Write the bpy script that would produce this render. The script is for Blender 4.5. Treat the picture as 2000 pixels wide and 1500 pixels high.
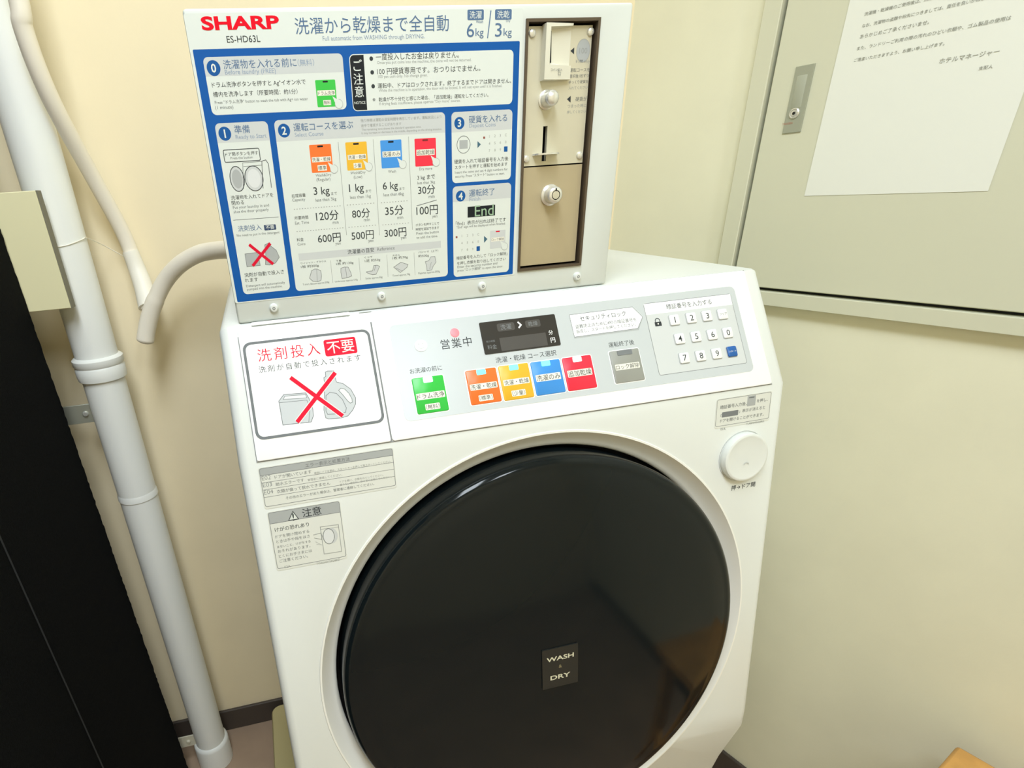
import bpy, bmesh, math, random
from mathutils import Vector, Matrix, geometry

for o in list(bpy.data.objects):
    bpy.data.objects.remove(o)
S = bpy.context.scene
COL = S.collection
random.seed(5)

# ------------------------------------------------------------------ camera, world, lights, exposure
EYE = 1.2223                                    # camera height above the floor
F_PX, PPX, PPY = 1088.9025, 757.3687, 896.8715  # focal length and optical centre of the 2000x1500 frame
RW = ((0.9732130337, -0.2205152927, -0.0650338115),
      (-0.1530619748, -0.4103952970, -0.8989703733),
      (0.1715471446, 0.8848438879, -0.4331545582))
cam_d = bpy.data.cameras.new('camera')
cam = bpy.data.objects.new('camera', cam_d)
COL.objects.link(cam)
cam_d.sensor_fit = 'HORIZONTAL'
cam_d.sensor_width = 36.0
cam_d.lens = 36.0 * F_PX / 2000.0
cam_d.shift_x = (1000 - PPX) / 2000.0
cam_d.shift_y = (PPY - 750) / 2000.0
cam_d.clip_start = 0.02
m = Matrix.Identity(4)
for r in range(3):
    m[r][0] = RW[0][r]
    m[r][1] = -RW[1][r]
    m[r][2] = -RW[2][r]
m.translation = Vector((0, 0, EYE))
cam.matrix_world = m
S.camera = cam

world = bpy.data.worlds.new('world')
S.world = world
world.use_nodes = True
world.node_tree.nodes['Background'].inputs[0].default_value = (0.9, 0.93, 0.85, 1)
world.node_tree.nodes['Background'].inputs[1].default_value = 0.3

S.view_settings.view_transform = 'Standard'
S.view_settings.look = 'None'
S.view_settings.exposure = 0.0
S.view_settings.gamma = 1.0
S.view_settings.use_curve_mapping = False
S.cycles.use_denoising = True
S.cycles.max_bounces = 8
S.cycles.diffuse_bounces = 5

CEIL = 2.42
# two fluorescent fittings on the ceiling (x, y, width, length, watts)
LAMPS = ((-0.06, -0.22, 0.30, 1.1, 26.5), (0.50, -0.85, 0.22, 0.62, 11.0))
for lx, ly, lw, ll, le in LAMPS:
    ld = bpy.data.lights.new('ceiling_lamp_light', 'AREA')
    ld.shape = 'RECTANGLE'
    ld.size, ld.size_y = lw, ll
    ld.energy = le
    ld.color = (0.84, 0.925, 1.0)
    lo = bpy.data.objects.new('ceiling_lamp_light', ld)
    lo.location = (lx, ly, CEIL - 0.094)
    COL.objects.link(lo)

# ------------------------------------------------------------------ helpers
def lin(c):
    return tuple((x / 255 / 12.92) if x <= 10 else ((x / 255 + 0.055) / 1.055) ** 2.4 for x in c)

MATS = {}
def mat(name, rgb, rough=0.5, metal=0.0, spec=0.5, bump=None, var=None, emit=None, coat=0.0):
    if name in MATS:
        return MATS[name]
    M = bpy.data.materials.new(name)
    M.use_nodes = True
    nt = M.node_tree
    b = nt.nodes['Principled BSDF']
    c = lin(rgb)
    b.inputs['Base Color'].default_value = (*c, 1)
    b.inputs['Roughness'].default_value = rough
    b.inputs['Metallic'].default_value = metal
    b.inputs['Specular IOR Level'].default_value = spec
    b.inputs['Coat Weight'].default_value = coat
    if emit:
        b.inputs['Emission Color'].default_value = (*lin(emit[0]), 1)
        b.inputs['Emission Strength'].default_value = emit[1]
    if bump or var:
        tc = nt.nodes.new('ShaderNodeTexCoord')
        nz = nt.nodes.new('ShaderNodeTexNoise')
        nz.inputs['Detail'].default_value = 4
        nt.links.new(tc.outputs['Object'], nz.inputs['Vector'])
        if bump:
            nz.inputs['Scale'].default_value = bump[0]
            bp = nt.nodes.new('ShaderNodeBump')
            bp.inputs['Strength'].default_value = bump[1]
            bp.inputs['Distance'].default_value = bump[2]
            nt.links.new(nz.outputs['Fac'], bp.inputs['Height'])
            nt.links.new(bp.outputs['Normal'], b.inputs['Normal'])
        if var:
            n2 = nt.nodes.new('ShaderNodeTexNoise')
            n2.inputs['Scale'].default_value = var[0]
            n2.inputs['Detail'].default_value = 5
            nt.links.new(tc.outputs['Object'], n2.inputs['Vector'])
            cr = nt.nodes.new('ShaderNodeValToRGB')
            cr.color_ramp.elements[0].position = 0.35
            cr.color_ramp.elements[1].position = 0.65
            cr.color_ramp.elements[0].color = (*[x * (1 - var[1]) for x in c], 1)
            cr.color_ramp.elements[1].color = (*[min(1, x * (1 + var[1])) for x in c], 1)
            nt.links.new(n2.outputs['Fac'], cr.inputs[0])
            nt.links.new(cr.outputs[0], b.inputs['Base Color'])
    MATS[name] = M
    return M

def ray(px, py):
    a, b = (px - PPX) / F_PX, (py - PPY) / F_PX
    return Vector([RW[0][k] * a + RW[1][k] * b + RW[2][k] for k in range(3)])

class Face:
    """a flat face in the room: origin, rightward axis u, upward axis v, outward normal n"""
    def __init__(s, o, u, v):
        s.o, s.u, s.v = Vector(o), Vector(u).normalized(), Vector(v).normalized()
        s.n = s.u.cross(s.v)
    def uv(s, px, py, h=0.0):
        d = ray(px, py)
        e = Vector((0, 0, EYE))
        q = s.o + s.n * h
        x = e + d * (s.n.dot(q - e) / s.n.dot(d)) - s.o
        return x.dot(s.u), x.dot(s.v)
    def P(s, u, v, h=0.0):
        return s.o + s.u * u + s.v * v + s.n * h

def zoom(ox, oy, k):
    return lambda x, y: (ox + x * k, oy + y * k)

TXT = {}
def text_shape(s, bold=0.0, res=2, sp=1.0):
    key = (s, bold, res, sp)
    if key not in TXT:
        c = bpy.data.curves.new('t', 'FONT')
        c.body = s
        c.resolution_u = res
        c.offset = bold
        c.space_character = sp
        o = bpy.data.objects.new('t', c)
        COL.objects.link(o)
        dg = bpy.context.evaluated_depsgraph_get()
        dg.update()
        ev = o.evaluated_get(dg)
        me = ev.to_mesh()
        v = [(p.co.x, p.co.y) for p in me.vertices]
        f = [tuple(p.vertices) for p in me.polygons]
        ev.to_mesh_clear()
        bpy.data.objects.remove(o)
        bpy.data.curves.remove(c)
        xs, ys = [p[0] for p in v], [p[1] for p in v]
        TXT[key] = (v, f, min(xs), max(xs), min(ys), max(ys))
    return TXT[key]

def rounded(u0, v0, u1, v1, r, n=5):
    r = min(r, abs(u1 - u0) / 2 - 1e-6, abs(v1 - v0) / 2 - 1e-6)
    if r <= 1e-6:
        return [(u0, v0), (u1, v0), (u1, v1), (u0, v1)]
    out = []
    for cx, cy, a in ((u1 - r, v0 + r, -90), (u1 - r, v1 - r, 0), (u0 + r, v1 - r, 90), (u0 + r, v0 + r, 180)):
        for k in range(n + 1):
            t = math.radians(a + 90 * k / n)
            out.append((cx + r * math.cos(t), cy + r * math.sin(t)))
    return out

def circle(cu, cv, r, n=24, ry=None):
    ry = ry or r
    return [(cu + r * math.cos(2 * math.pi * k / n), cv + ry * math.sin(2 * math.pi * k / n)) for k in range(n)]

class MB:
    """collects the faces of ONE mesh object, in world coordinates"""
    def __init__(s):
        s.v, s.f, s.m, s.sm, s.mats = [], [], [], [], []
        s.base, s.k = 0.0, 1.0                      # ink layers are pressed thin: h -> base + (h - base) * k
    def ink(s, base, k=.15):
        s.base, s.k = base, k
        return s
    def H(s, h):
        return s.base + (h - s.base) * s.k if h > s.base else h
    def mi(s, M):
        if M not in s.mats:
            s.mats.append(M)
        return s.mats.index(M)
    def add(s, verts, faces, M, smooth=False):
        o = len(s.v)
        i = s.mi(M)
        s.v += [tuple(p) for p in verts]
        for f in faces:
            s.f.append(tuple(k + o for k in f))
            s.m.append(i)
            s.sm.append(smooth)
        return s
    def poly(s, F, pts, M, h):
        return s.add([F.P(u, v, s.H(h)) for u, v in pts], [tuple(range(len(pts)))], M)
    def prism(s, F, pts, M, h0, h1, side=None, smooth=False, bev=0.0):
        n = len(pts)
        a = sum(pts[k][0] * pts[(k + 1) % n][1] - pts[(k + 1) % n][0] * pts[k][1] for k in range(n))
        if a < 0:
            pts = pts[::-1]
        if bev > 0:
            cu, cv = sum(p[0] for p in pts) / n, sum(p[1] for p in pts) / n
            top = []
            for u, v in pts:
                d = Vector((cu - u, cv - v))
                # inset along both axes so corners stay even
                top.append((u + math.copysign(min(bev, abs(d.x)), d.x) if abs(d.x) > 1e-6 else u,
                            v + math.copysign(min(bev, abs(d.y)), d.y) if abs(d.y) > 1e-6 else v))
            rings = [(pts, h0), (pts, h1 - bev), (top, h1)]
        else:
            rings = [(pts, h0), (pts, h1)]
        V = [F.P(u, v, h) for ps, h in rings for u, v in ps]
        k = len(rings)
        s.add(V, [], M)
        o = len(s.v) - len(V)
        i, j = s.mi(M), s.mi(side or M)
        s.f.append(tuple(o + (k - 1) * n + q for q in range(n))); s.m.append(i); s.sm.append(False)
        s.f.append(tuple(o + q for q in reversed(range(n)))); s.m.append(j); s.sm.append(False)
        for r in range(k - 1):
            for q in range(n):
                w = (q + 1) % n
                s.f.append((o + r * n + q, o + r * n + w, o + (r + 1) * n + w, o + (r + 1) * n + q))
                s.m.append(j); s.sm.append(smooth)
        return s
    def ringband(s, F, outer, inner, M, h):
        n = len(outer)
        V = [F.P(u, v, h) for u, v in outer] + [F.P(u, v, h) for u, v in inner]
        return s.add(V, [(k, (k + 1) % n, n + (k + 1) % n, n + k) for k in range(n)], M)
    def stroke(s, F, pts, w, M, h, closed=False):
        n = len(pts)
        L, R = [], []
        for k in range(n):
            a = pts[k - 1] if (k or closed) else None
            b = pts[(k + 1) % n] if (k < n - 1 or closed) else None
            p = Vector(pts[k])
            d1 = (p - Vector(a)).normalized() if a else None
            d2 = (Vector(b) - p).normalized() if b else None
            d = (d1 or d2) if not (d1 and d2) else (d1 + d2)
            if d.length < 1e-9:
                d = d1
            d = d.normalized()
            q = Vector((-d.y, d.x))
            k2 = 1.0
            if d1 and d2:
                c = max(0.35, q.dot(Vector((-d1.y, d1.x))))
                k2 = 1 / c
            L.append(p + q * w / 2 * k2)
            R.append(p - q * w / 2 * k2)
        h = s.H(h)
        V = [F.P(p.x, p.y, h) for p in R] + [F.P(p.x, p.y, h) for p in L]
        m_ = n if closed else n - 1
        return s.add(V, [(k, (k + 1) % n, n + (k + 1) % n, n + k) for k in range(m_)], M)
    def text(s, F, t, p0, p1, M, h, bold=0.0, top=None, res=2, k=1.0, sp=1.0):
        """p0, p1: bottom-left and bottom-right of the writing in the photo frame"""
        V, fs, x0, x1, y0, y1 = text_shape(t, bold, res, sp)
        ua, va = F.uv(*p0)
        ub, vb = F.uv(*p1)
        sx = (ub - ua) / (x1 - x0)
        sy = sx * k
        if top is not None:
            sy = (F.uv(*top)[1] - va) / (y1 - y0)
        vm = (va + vb) / 2
        h = s.H(h)
        return s.add([F.P(ua + (x - x0) * sx, vm + (y - y0) * sy, h) for x, y in V], fs, M)
    def ctext(s, F, t, cu, cv, width, M, h, bold=0.0, height=None, res=2):
        V, fs, x0, x1, y0, y1 = text_shape(t, bold, res)
        sy = height / (y1 - y0) if height else width / (x1 - x0)
        sx = width / (x1 - x0) if width else sy
        h = s.H(h)
        return s.add([F.P(cu + (x - (x0 + x1) / 2) * sx, cv + (y - (y0 + y1) / 2) * sy, h) for x, y in V], fs, M)
    def lathe(s, F, cu, cv, prof, M, n=64, smooth=True, cap0=False, cap1=False):
        V = []
        for r, h in prof:
            V += [F.P(cu + r * math.cos(2 * math.pi * k / n), cv + r * math.sin(2 * math.pi * k / n), h) for k in range(n)]
        fs = []
        for i in range(len(prof) - 1):
            for k in range(n):
                w = (k + 1) % n
                fs.append((i * n + k, i * n + w, (i + 1) * n + w, (i + 1) * n + k))
        s.add(V, fs, M, smooth)
        o = len(s.v) - len(V)
        if cap0:
            s.f.append(tuple(o + k for k in reversed(range(n)))); s.m.append(s.mi(M)); s.sm.append(False)
        if cap1:
            s.f.append(tuple(o + (len(prof) - 1) * n + k for k in range(n))); s.m.append(s.mi(M)); s.sm.append(False)
        return s
    def box(s, a, b, M):
        (x0, y0, z0), (x1, y1, z1) = a, b
        V = [(x, y, z) for z in (z0, z1) for y in (y0, y1) for x in (x0, x1)]
        return s.add(V, [(0, 2, 3, 1), (4, 5, 7, 6), (0, 1, 5, 4), (2, 6, 7, 3), (0, 4, 6, 2), (1, 3, 7, 5)], M)
    def tube(s, path, r, M, n=16, caps=True):
        pts = [Vector(p) for p in path]
        V, prev = [], None
        for k, p in enumerate(pts):
            d = (pts[min(k + 1, len(pts) - 1)] - pts[max(k - 1, 0)]).normalized()
            if prev is None:
                a = Vector((0, 0, 1)) if abs(d.z) < 0.9 else Vector((0, 1, 0))
                x = d.cross(a).normalized()
            else:
                x = (prev - d * prev.dot(d)).normalized()
            prev = x
            y = d.cross(x)
            rr = r[k] if isinstance(r, (list, tuple)) else r
            V += [p + (x * math.cos(2 * math.pi * q / n) + y * math.sin(2 * math.pi * q / n)) * rr for q in range(n)]
        fs = [(k * n + q, k * n + (q + 1) % n, (k + 1) * n + (q + 1) % n, (k + 1) * n + q) for k in range(len(pts) - 1) for q in range(n)]
        s.add(V, fs, M, True)
        if caps:
            o = len(s.v) - len(V)
            for f in (tuple(o + q for q in reversed(range(n))), tuple(o + (len(pts) - 1) * n + q for q in range(n))):
                s.f.append(f); s.m.append(s.mi(M)); s.sm.append(False)
        return s
    def mesh(s, name):
        me = bpy.data.meshes.new(name)
        me.from_pydata(s.v, [], s.f)
        for M in s.mats:
            me.materials.append(M)
        me.polygons.foreach_set('material_index', s.m)
        me.polygons.foreach_set('use_smooth', s.sm)
        me.update()
        me.set_sharp_from_angle(angle=math.radians(42))
        return me
    def build(s, name, parent=None, bevel=0.0, seg=2, label=None):
        o = bpy.data.objects.new(name, s.mesh(name))
        COL.objects.link(o)
        if parent is not None:
            o.parent = parent
            o.matrix_parent_inverse = parent.matrix_world.inverted() if parent.type == 'EMPTY' else Matrix.Identity(4)
        if bevel:
            b = o.modifiers.new('bevel', 'BEVEL')
            b.width = bevel
            b.segments = seg
            b.limit_method = 'ANGLE'
            b.angle_limit = math.radians(40)
        if label:
            o['label'] = label
        return o

def thing(name, label, cat, loc=(0, 0, 0), group=None):
    o = bpy.data.objects.new(name, None)
    o.empty_display_size = 0.05
    COL.objects.link(o)
    o.matrix_world = Matrix.Translation(loc)
    o['label'], o['category'] = label, cat
    if group:
        o['group'] = group
    return o
def tag(o, label, cat):
    o['label'], o['category'] = label, cat
    return o
def structure(o):
    o['kind'] = 'structure'
    return o

def cut(me_holder, cutter_mb):
    """boolean difference baked into the mesh; the cutter is thrown away"""
    c = cutter_mb.build('cutter')
    md = me_holder.modifiers.new('cut', 'BOOLEAN')
    md.operation, md.solver, md.object = 'DIFFERENCE', 'EXACT', c
    dg = bpy.context.evaluated_depsgraph_get()
    dg.update()
    me = bpy.data.meshes.new_from_object(me_holder.evaluated_get(dg), depsgraph=dg)
    me_holder.modifiers.clear()
    me.set_sharp_from_angle(angle=math.radians(30))
    me_holder.data = me
    bpy.data.objects.remove(c)

# ------------------------------------------------------------------ materials
WHITE = mat('white_enamel', (219, 223, 220), 0.35)
WHITE2 = mat('white_panel_plastic', (248, 250, 250), 0.35)
COINW = mat('white_painted_steel', (208, 213, 208), 0.5, spec=.25)
PAPERW = mat('sheet_print_white', (213, 219, 214), 0.5, spec=.18)
BLUE = mat('sheet_print_blue', (14, 84, 160), 0.5, spec=.18)
CIRC = mat('print_number_blue', (22, 84, 150), 0.5, spec=.18)
HGREY = mat('print_header_grey', (196, 200, 200), 0.5, spec=.18)
MGREY = mat('print_mid_grey', (168, 172, 172), 0.5, spec=.18)
INK = mat('print_dark_ink', (58, 62, 64), 0.65, spec=.12)
INK2 = mat('print_soft_ink', (112, 116, 116), 0.65, spec=.12)
INK3 = mat('print_faint_ink', (150, 153, 150), 0.65, spec=.12)
BINK = mat('print_blue_grey_ink', (86, 112, 146), 0.65, spec=.12)
BINK2 = mat('print_pale_blue_ink', (140, 156, 178), 0.65, spec=.12)
BLACKP = mat('print_black', (28, 32, 36), 0.5, spec=.18)
RED = mat('print_red', (214, 22, 52), 0.65, spec=.12)
SHARPRED = mat('logo_red', (222, 8, 34), 0.65, spec=.12)
ORANGE = mat('button_orange', (240, 112, 40), 0.35)
YELLOW = mat('button_yellow', (228, 176, 42), 0.35)
SKY = mat('button_blue', (58, 142, 220), 0.35)
CRIM = mat('button_red', (232, 38, 66), 0.35)
GREEN = mat('button_green', (46, 186, 66), 0.35)
PALE = mat('print_pale_strip', (228, 226, 214), 0.5, spec=.18)
GAP = mat('dark_gap', (128, 130, 130), 0.8)
DARK = mat('dark_recess', (20, 20, 20), 0.7)
OVERLAY = mat('console_grey_overlay', (190, 196, 198), 0.3, spec=.55)
KEYW = mat('key_white', (238, 240, 240), 0.35)
KEYB = mat('key_blue', (24, 92, 168), 0.35)
BTNG = mat('button_grey', (150, 152, 146), 0.4)
OUTL = mat('outline_grey', (120, 124, 126), 0.5, spec=.18)
DISP = mat('display_glass', (52, 50, 48), 0.15)
DISP2 = mat('display_window', (78, 76, 74), 0.2)
LED = mat('led_cyan', (120, 240, 240), 0.4, emit=((90, 240, 240), 0.9))
LEDW = mat('led_white', (220, 255, 250), 0.4, emit=((200, 255, 245), 1.0))
LEDR = mat('led_pink', (250, 130, 140), 0.4, emit=((255, 110, 120), 0.35))
STEEL = mat('brushed_steel', (206, 202, 182), 0.42, metal=0.35, bump=(600, 0.03, 0.0004))
BRONZE = mat('bronze_plate', (180, 167, 136), 0.5, metal=0.25)
FRAMEB = mat('dark_bronze_frame', (92, 80, 66), 0.4, metal=0.4)
CHROME = mat('chrome', (226, 226, 220), 0.26, metal=0.6)
PLAST = mat('acceptor_plastic', (216, 214, 198), 0.4)
GLASS = mat('dark_door_glass', (16, 22, 24), 0.10, spec=0.24)
RIM = mat('silver_ring', (236, 237, 232), 0.32, metal=0.05)
STICK = mat('sticker_silver', (216, 219, 213), 0.45)
CREAMW = mat('wall_vinyl_cream', (248, 234, 201), 0.75, bump=(260, 0.08, 0.001), var=(7, .02))
RWALL = mat('wall_vinyl_right', (233, 232, 209), 0.75, bump=(260, 0.12, 0.001), var=(7, .025))

# ------------------------------------------------------------------ planes of the place
LEAN, PAN = 0.146048, 0.556723                  # lean of the door face, slope of the control panel
SEAM = (0.489, EYE - 0.2218)                    # Y, Z of the seam between the two
TOPY, TOPZ = 0.5605, EYE - 0.1072               # upper edge of the panel
FF = Face((0, SEAM[0], SEAM[1]), (1, 0, 0), (0, math.sin(LEAN), math.cos(LEAN)))
FP = Face((0, SEAM[0], SEAM[1]), (1, 0, 0), (0, math.sin(PAN), math.cos(PAN)))
FC = Face((0, 0.5619, 0), (1, 0, 0), (0, 0, 1))
WALLY = 1.0819
WK = 0.80
WA = -0.305161                                  # the right wall is not square to the back wall
FW = Face((0.9622 * WK, WALLY * WK, 0), (-math.sin(WA), -math.cos(WA), 0), (0, 0, 1))
WALLX = -0.98
FRONTY = -1.7
corner_u = (WALLY - FW.o.y) / FW.u.y
front_u = (FRONTY - FW.o.y) / FW.u.y
CB = FW.P(corner_u, 0)
CF = FW.P(front_u, 0)

# ------------------------------------------------------------------ the setting
FLOORM = mat('floor_vinyl', (168, 144, 122), 0.6, var=(6, 0.12))
SKIRT = mat('baseboard_vinyl', (74, 66, 60), 0.55)
CEILM = mat('ceiling_board', (226, 224, 212), 0.9)
b = MB(); b.add([(WALLX - .1, FRONTY - .1, -.05), (CF.x + .2, FRONTY - .1, -.05), (CF.x + .2, WALLY + .1, -.05), (WALLX - .1, WALLY + .1, -.05),
                 (WALLX - .1, FRONTY - .1, 0), (CF.x + .2, FRONTY - .1, 0), (CF.x + .2, WALLY + .1, 0), (WALLX - .1, WALLY + .1, 0)],
                [(0, 3, 2, 1), (4, 5, 6, 7), (0, 1, 5, 4), (1, 2, 6, 5), (2, 3, 7, 6), (3, 0, 4, 7)], FLOORM)
structure(b.build('floor'))
b = MB(); b.box((WALLX - .1, FRONTY - .1, CEIL), (CF.x + .2, WALLY + .1, CEIL + .05), CEILM)
structure(b.build('ceiling'))
b = MB(); b.box((WALLX - .1, WALLY, 0), (CB.x + .12, WALLY + .1, CEIL), CREAMW)
structure(b.build('wall_back'))
b = MB(); b.box((WALLX - .1, FRONTY, 0), (WALLX, WALLY, CEIL), CREAMW)
structure(b.build('wall_left'))
b = MB(); b.box((WALLX - .1, FRONTY - .1, 0), (CF.x + .2, FRONTY, CEIL), CREAMW)
structure(b.build('wall_front'))
b = MB(); b.prism(FW, [(corner_u, 0), (front_u, 0), (front_u, CEIL), (corner_u, CEIL)], RWALL, -.1, 0)
structure(b.build('wall_right'))
b = MB(); b.box((WALLX, WALLY - .008, 0), (CB.x - .01, WALLY, .066), SKIRT)
structure(b.build('baseboard_back', bevel=.002))
b = MB(); b.prism(FW, [(corner_u + .02, 0), (front_u - .02, 0), (front_u - .02, .066), (corner_u + .02, .066)], SKIRT, 0, .008)
structure(b.build('baseboard_right', bevel=.002))

# fluorescent fittings on the ceiling (above the frame)
TUBE = mat('fluorescent_tube', (255, 255, 240), 0.4, emit=((255, 253, 240), 2.0))
for (lx, ly, lw, ll, le), lab in zip(LAMPS, ('long white fluorescent fitting on the ceiling above the washing machine', 'shorter white fluorescent fitting on the ceiling near the right wall')):
    t = thing('ceiling_light', lab, 'ceiling light', (lx, ly, CEIL))
    b = MB(); b.box((lx - lw / 2 - .01, ly - ll / 2 - .03, CEIL - .045), (lx + lw / 2 + .01, ly + ll / 2 + .03, CEIL), WHITE)
    b.build('housing', t, bevel=.006)
    for s_ in (-lw * .3, lw * .3):
        b = MB(); b.tube([(lx + s_, ly - ll / 2, CEIL - .0585), (lx + s_, ly + ll / 2, CEIL - .0585)], .014, TUBE)
        b.build('tube', t)

# ------------------------------------------------------------------ washing machine
X0, X1 = -0.0478, 0.5560
MBASE = 0.066
wm = thing('washing_machine', 'white coin laundry drum washing machine with big round dark glass door', 'washing machine', (.254, .75, MBASE))
# shell: a side profile swept across the width, side edges rounded
prof = [(SEAM[0], SEAM[1]), (0.4235, EYE - .668), (0.4215, EYE - .695), (.440, EYE - .78), (.452, EYE - .86), (.452, MBASE + .03), (.47, MBASE),
        (1.035, MBASE), (1.045, MBASE + .03), (1.045, TOPZ - .008), (1.037, TOPZ), (TOPY + .004, TOPZ + .0003), (TOPY - .001, TOPZ - .0012)]
n = len(prof)
V = [(X0, y, z) for y, z in prof] + [(X1, y, z) for y, z in prof]
fs = [tuple(range(n)), tuple(reversed(range(n, 2 * n)))] + [(k, n + k, n + (k + 1) % n, (k + 1) % n) for k in range(n)]
b = MB(); b.add(V, [tuple(reversed(f)) for f in fs], WHITE)
shell = b.build('shell', wm)
bm = bmesh.new(); bm.from_mesh(shell.data)
bmesh.ops.recalc_face_normals(bm, faces=bm.faces)
ed = [e for e in bm.edges if len({round(v.co.x, 5) for v in e.verts}) == 1]
bmesh.ops.bevel(bm, geom=ed, offset=.0125, segments=4, profile=.5, affect='EDGES', clamp_overlap=True)
bm.to_mesh(shell.data); bm.free()
DC = (0.2596, -0.2795)                          # door centre on the leaning face
DR = 0.2648
c = MB(); c.lathe(FF, DC[0], DC[1], [(DR, -.05), (DR, .05)], WHITE, 96, False, True, True)
cut(shell, c)
# grooves are real gaps: the panel is a lid and a console laid on the shell
VT = (TOPZ - SEAM[1]) / math.cos(PAN)
lid = MB(); lid.prism(FP, rounded(-.0298, .0008, .0992, VT - .004, .002), WHITE2, .0002, .0024, bev=.0008)
lid_o = lid.build('detergent_lid', wm)
con = MB(); con.prism(FP, rounded(.1008, .0008, .5345, VT - .0015, .003), WHITE2, .0002, .0024, bev=.0008)
con_o = con.build('control_console', wm)
g = MB(); g.prism(FP, [(.0992, .0008), (.1008, .0008), (.1008, VT - .012), (.0992, VT - .012)], GAP, .0002, .0004)
g.prism(FP, [(-.0306, .0008), (-.0298, .0008), (-.0298, VT - .012), (-.0306, VT - .012)], GAP, .0002, .0004)
g.prism(FP, [(-.0306, 0), (.5352, 0), (.5352, .0009), (-.0306, .0009)], GAP, .0002, .0005)
g.prism(FP, [(.09, VT - .0016), (.5352, VT - .0016), (.5352, VT - .0009), (.09, VT - .0009)], INK3, .0002, .0006)
g.build('seam', wm)
H0 = .0024                                      # top of the panel pieces
B1, B2, B3 = zoom(420, 580, 360 / 1688), zoom(750, 580, .22), zoom(1080, 540, .23)
def rect(F, p, q, h=0.0):
    a, c_ = F.uv(*p, h), F.uv(*q, h)
    return min(a[0], c_[0]), min(a[1], c_[1]), max(a[0], c_[0]), max(a[1], c_[1])

# finger lip of the lid
g = MB()
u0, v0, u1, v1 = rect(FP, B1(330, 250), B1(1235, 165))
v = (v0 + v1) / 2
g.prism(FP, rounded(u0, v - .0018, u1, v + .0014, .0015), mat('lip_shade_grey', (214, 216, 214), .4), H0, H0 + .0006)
g.build('lid_lip', lid_o)

# label on the detergent lid
L = MB().ink(H0 + .0003)
h = H0
u0, v0, u1, v1 = rect(FP, B1(247, 432), B1(1556, 1150))
L.prism(FP, rounded(u0, v0, u1, v1, .0075), mat('lid_label_frame_grey', (112, 116, 118), .6, spec=.12), h, h + .0003)
L.poly(FP, rounded(u0 + .0026, v0 + .0026, u1 - .0026, v1 - .0026, .0055), mat('lid_label_white', (243, 244, 243), .6, spec=.15), h + .0005)
h2 = h + .0008
L.text(FP, '洗剤投入', B1(400, 600), B1(968, 540), RED, h2, -.002, res=3, sp=1.3)
u0, v0, u1, v1 = rect(FP, B1(988, 405), B1(1305, 520))
L.poly(FP, rounded(u0, v0, u1, v1, .0022), mat('label_red_box', (224, 26, 54), .6, spec=.12), h2)
L.ctext(FP, '不要', (u0 + u1) / 2, (v0 + v1) / 2, (u1 - u0) * .84, PAPERW, h2 + .0003, .006, res=3)
L.text(FP, '洗剤が自動で投入されます', B1(408, 705), B1(1335, 590), INK, h2, -.002, res=3, sp=1.33)
def P_(F, Z, *pts):
    return [F.uv(*Z(*p)) for p in pts]
CG = mat('picture_carton_grey', (190, 194, 196), .6, spec=.12)
CG2 = mat('picture_light_grey', (214, 217, 217), .6, spec=.12)
# carton
pts = P_(FP, B1, (585, 960), (630, 900), (830, 885), (860, 935), (895, 1030), (900, 1095), (880, 1150), (622, 1178))
L.poly(FP, pts, CG, h2); L.stroke(FP, pts, .0007, OUTL, h2 + .0002, True)
pts = P_(FP, B1, (625, 945), (640, 915), (828, 900), (840, 930))
L.poly(FP, pts, CG2, h2 + .0002); L.stroke(FP, pts, .0005, OUTL, h2 + .0003, True)
L.stroke(FP, P_(FP, B1, (590, 975), (840, 950), (870, 1020), (858, 1150)), .0005, OUTL, h2 + .0003)
# jug
pts = P_(FP, B1, (1000, 785), (995, 745), (1012, 735), (1008, 695), (1030, 686), (1085, 684), (1098, 740), (1110, 785), (1170, 800),
         (1240, 850), (1285, 930), (1285, 985), (1260, 1040), (1215, 1095), (1160, 1112), (1040, 1124), (1012, 1112), (996, 1040), (1000, 900))
L.poly(FP, pts, CG, h2); L.stroke(FP, pts, .0007, OUTL, h2 + .0002, True)
pts = P_(FP, B1, (1130, 862), (1150, 842), (1185, 850), (1225, 890), (1252, 940), (1256, 970), (1235, 978), (1210, 955), (1170, 905))
L.poly(FP, pts, PAPERW, h2 + .0002); L.stroke(FP, pts, .0006, OUTL, h2 + .0003, True)
L.stroke(FP, P_(FP, B1, (1015, 910), (1050, 880), (1110, 890), (1165, 945), (1200, 1020), (1195, 1060), (1150, 1075), (1030, 1080), (1015, 1050)), .0006, OUTL, h2 + .0003, True)
def bar(Mb, F, Z, a, c_, w, M, h):
    Mb.stroke(F, P_(F, Z, a, c_), w, M, h)
for w, M, hh in ((.0056, PAPERW, .0004), (.004, RED, .0006)):
    bar(L, FP, B1, (690, 745), (1168, 1095), w, M, h2 + hh)
    bar(L, FP, B1, (1100, 700), (752, 1152), w, M, h2 + hh + .0001)
L.build('lid_label', lid_o)

# grey overlay of the console with its printing
L = MB().ink(H0 + .0003)
u0, v0, u1, v1 = rect(FP, (757.7, 638), (1468.7, 722))
v0 = FP.uv(790.7, 825)[1]
OV = (u0, v0, u1, v1)
L.prism(FP, rounded(u0, v0, u1, v1, .006), OVERLAY, H0, H0 + .0003)
h = H0 + .0006
L.text(FP, '営業中', B2(508, 478), B2(778, 440), INK, h, .0, res=3, sp=1.12)
L.text(FP, '洗濯・乾燥 コース選択', B2(988, 592), B2(1525, 528), INK, h, 0, res=3)
L.text(FP, 'お洗濯の前に', B2(228, 692), B2(512, 655), INK, h, 0, res=3)
L.text(FP, '運転終了後', B3(465, 612), B3(680, 585), INK, h, 0, res=3)
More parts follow.
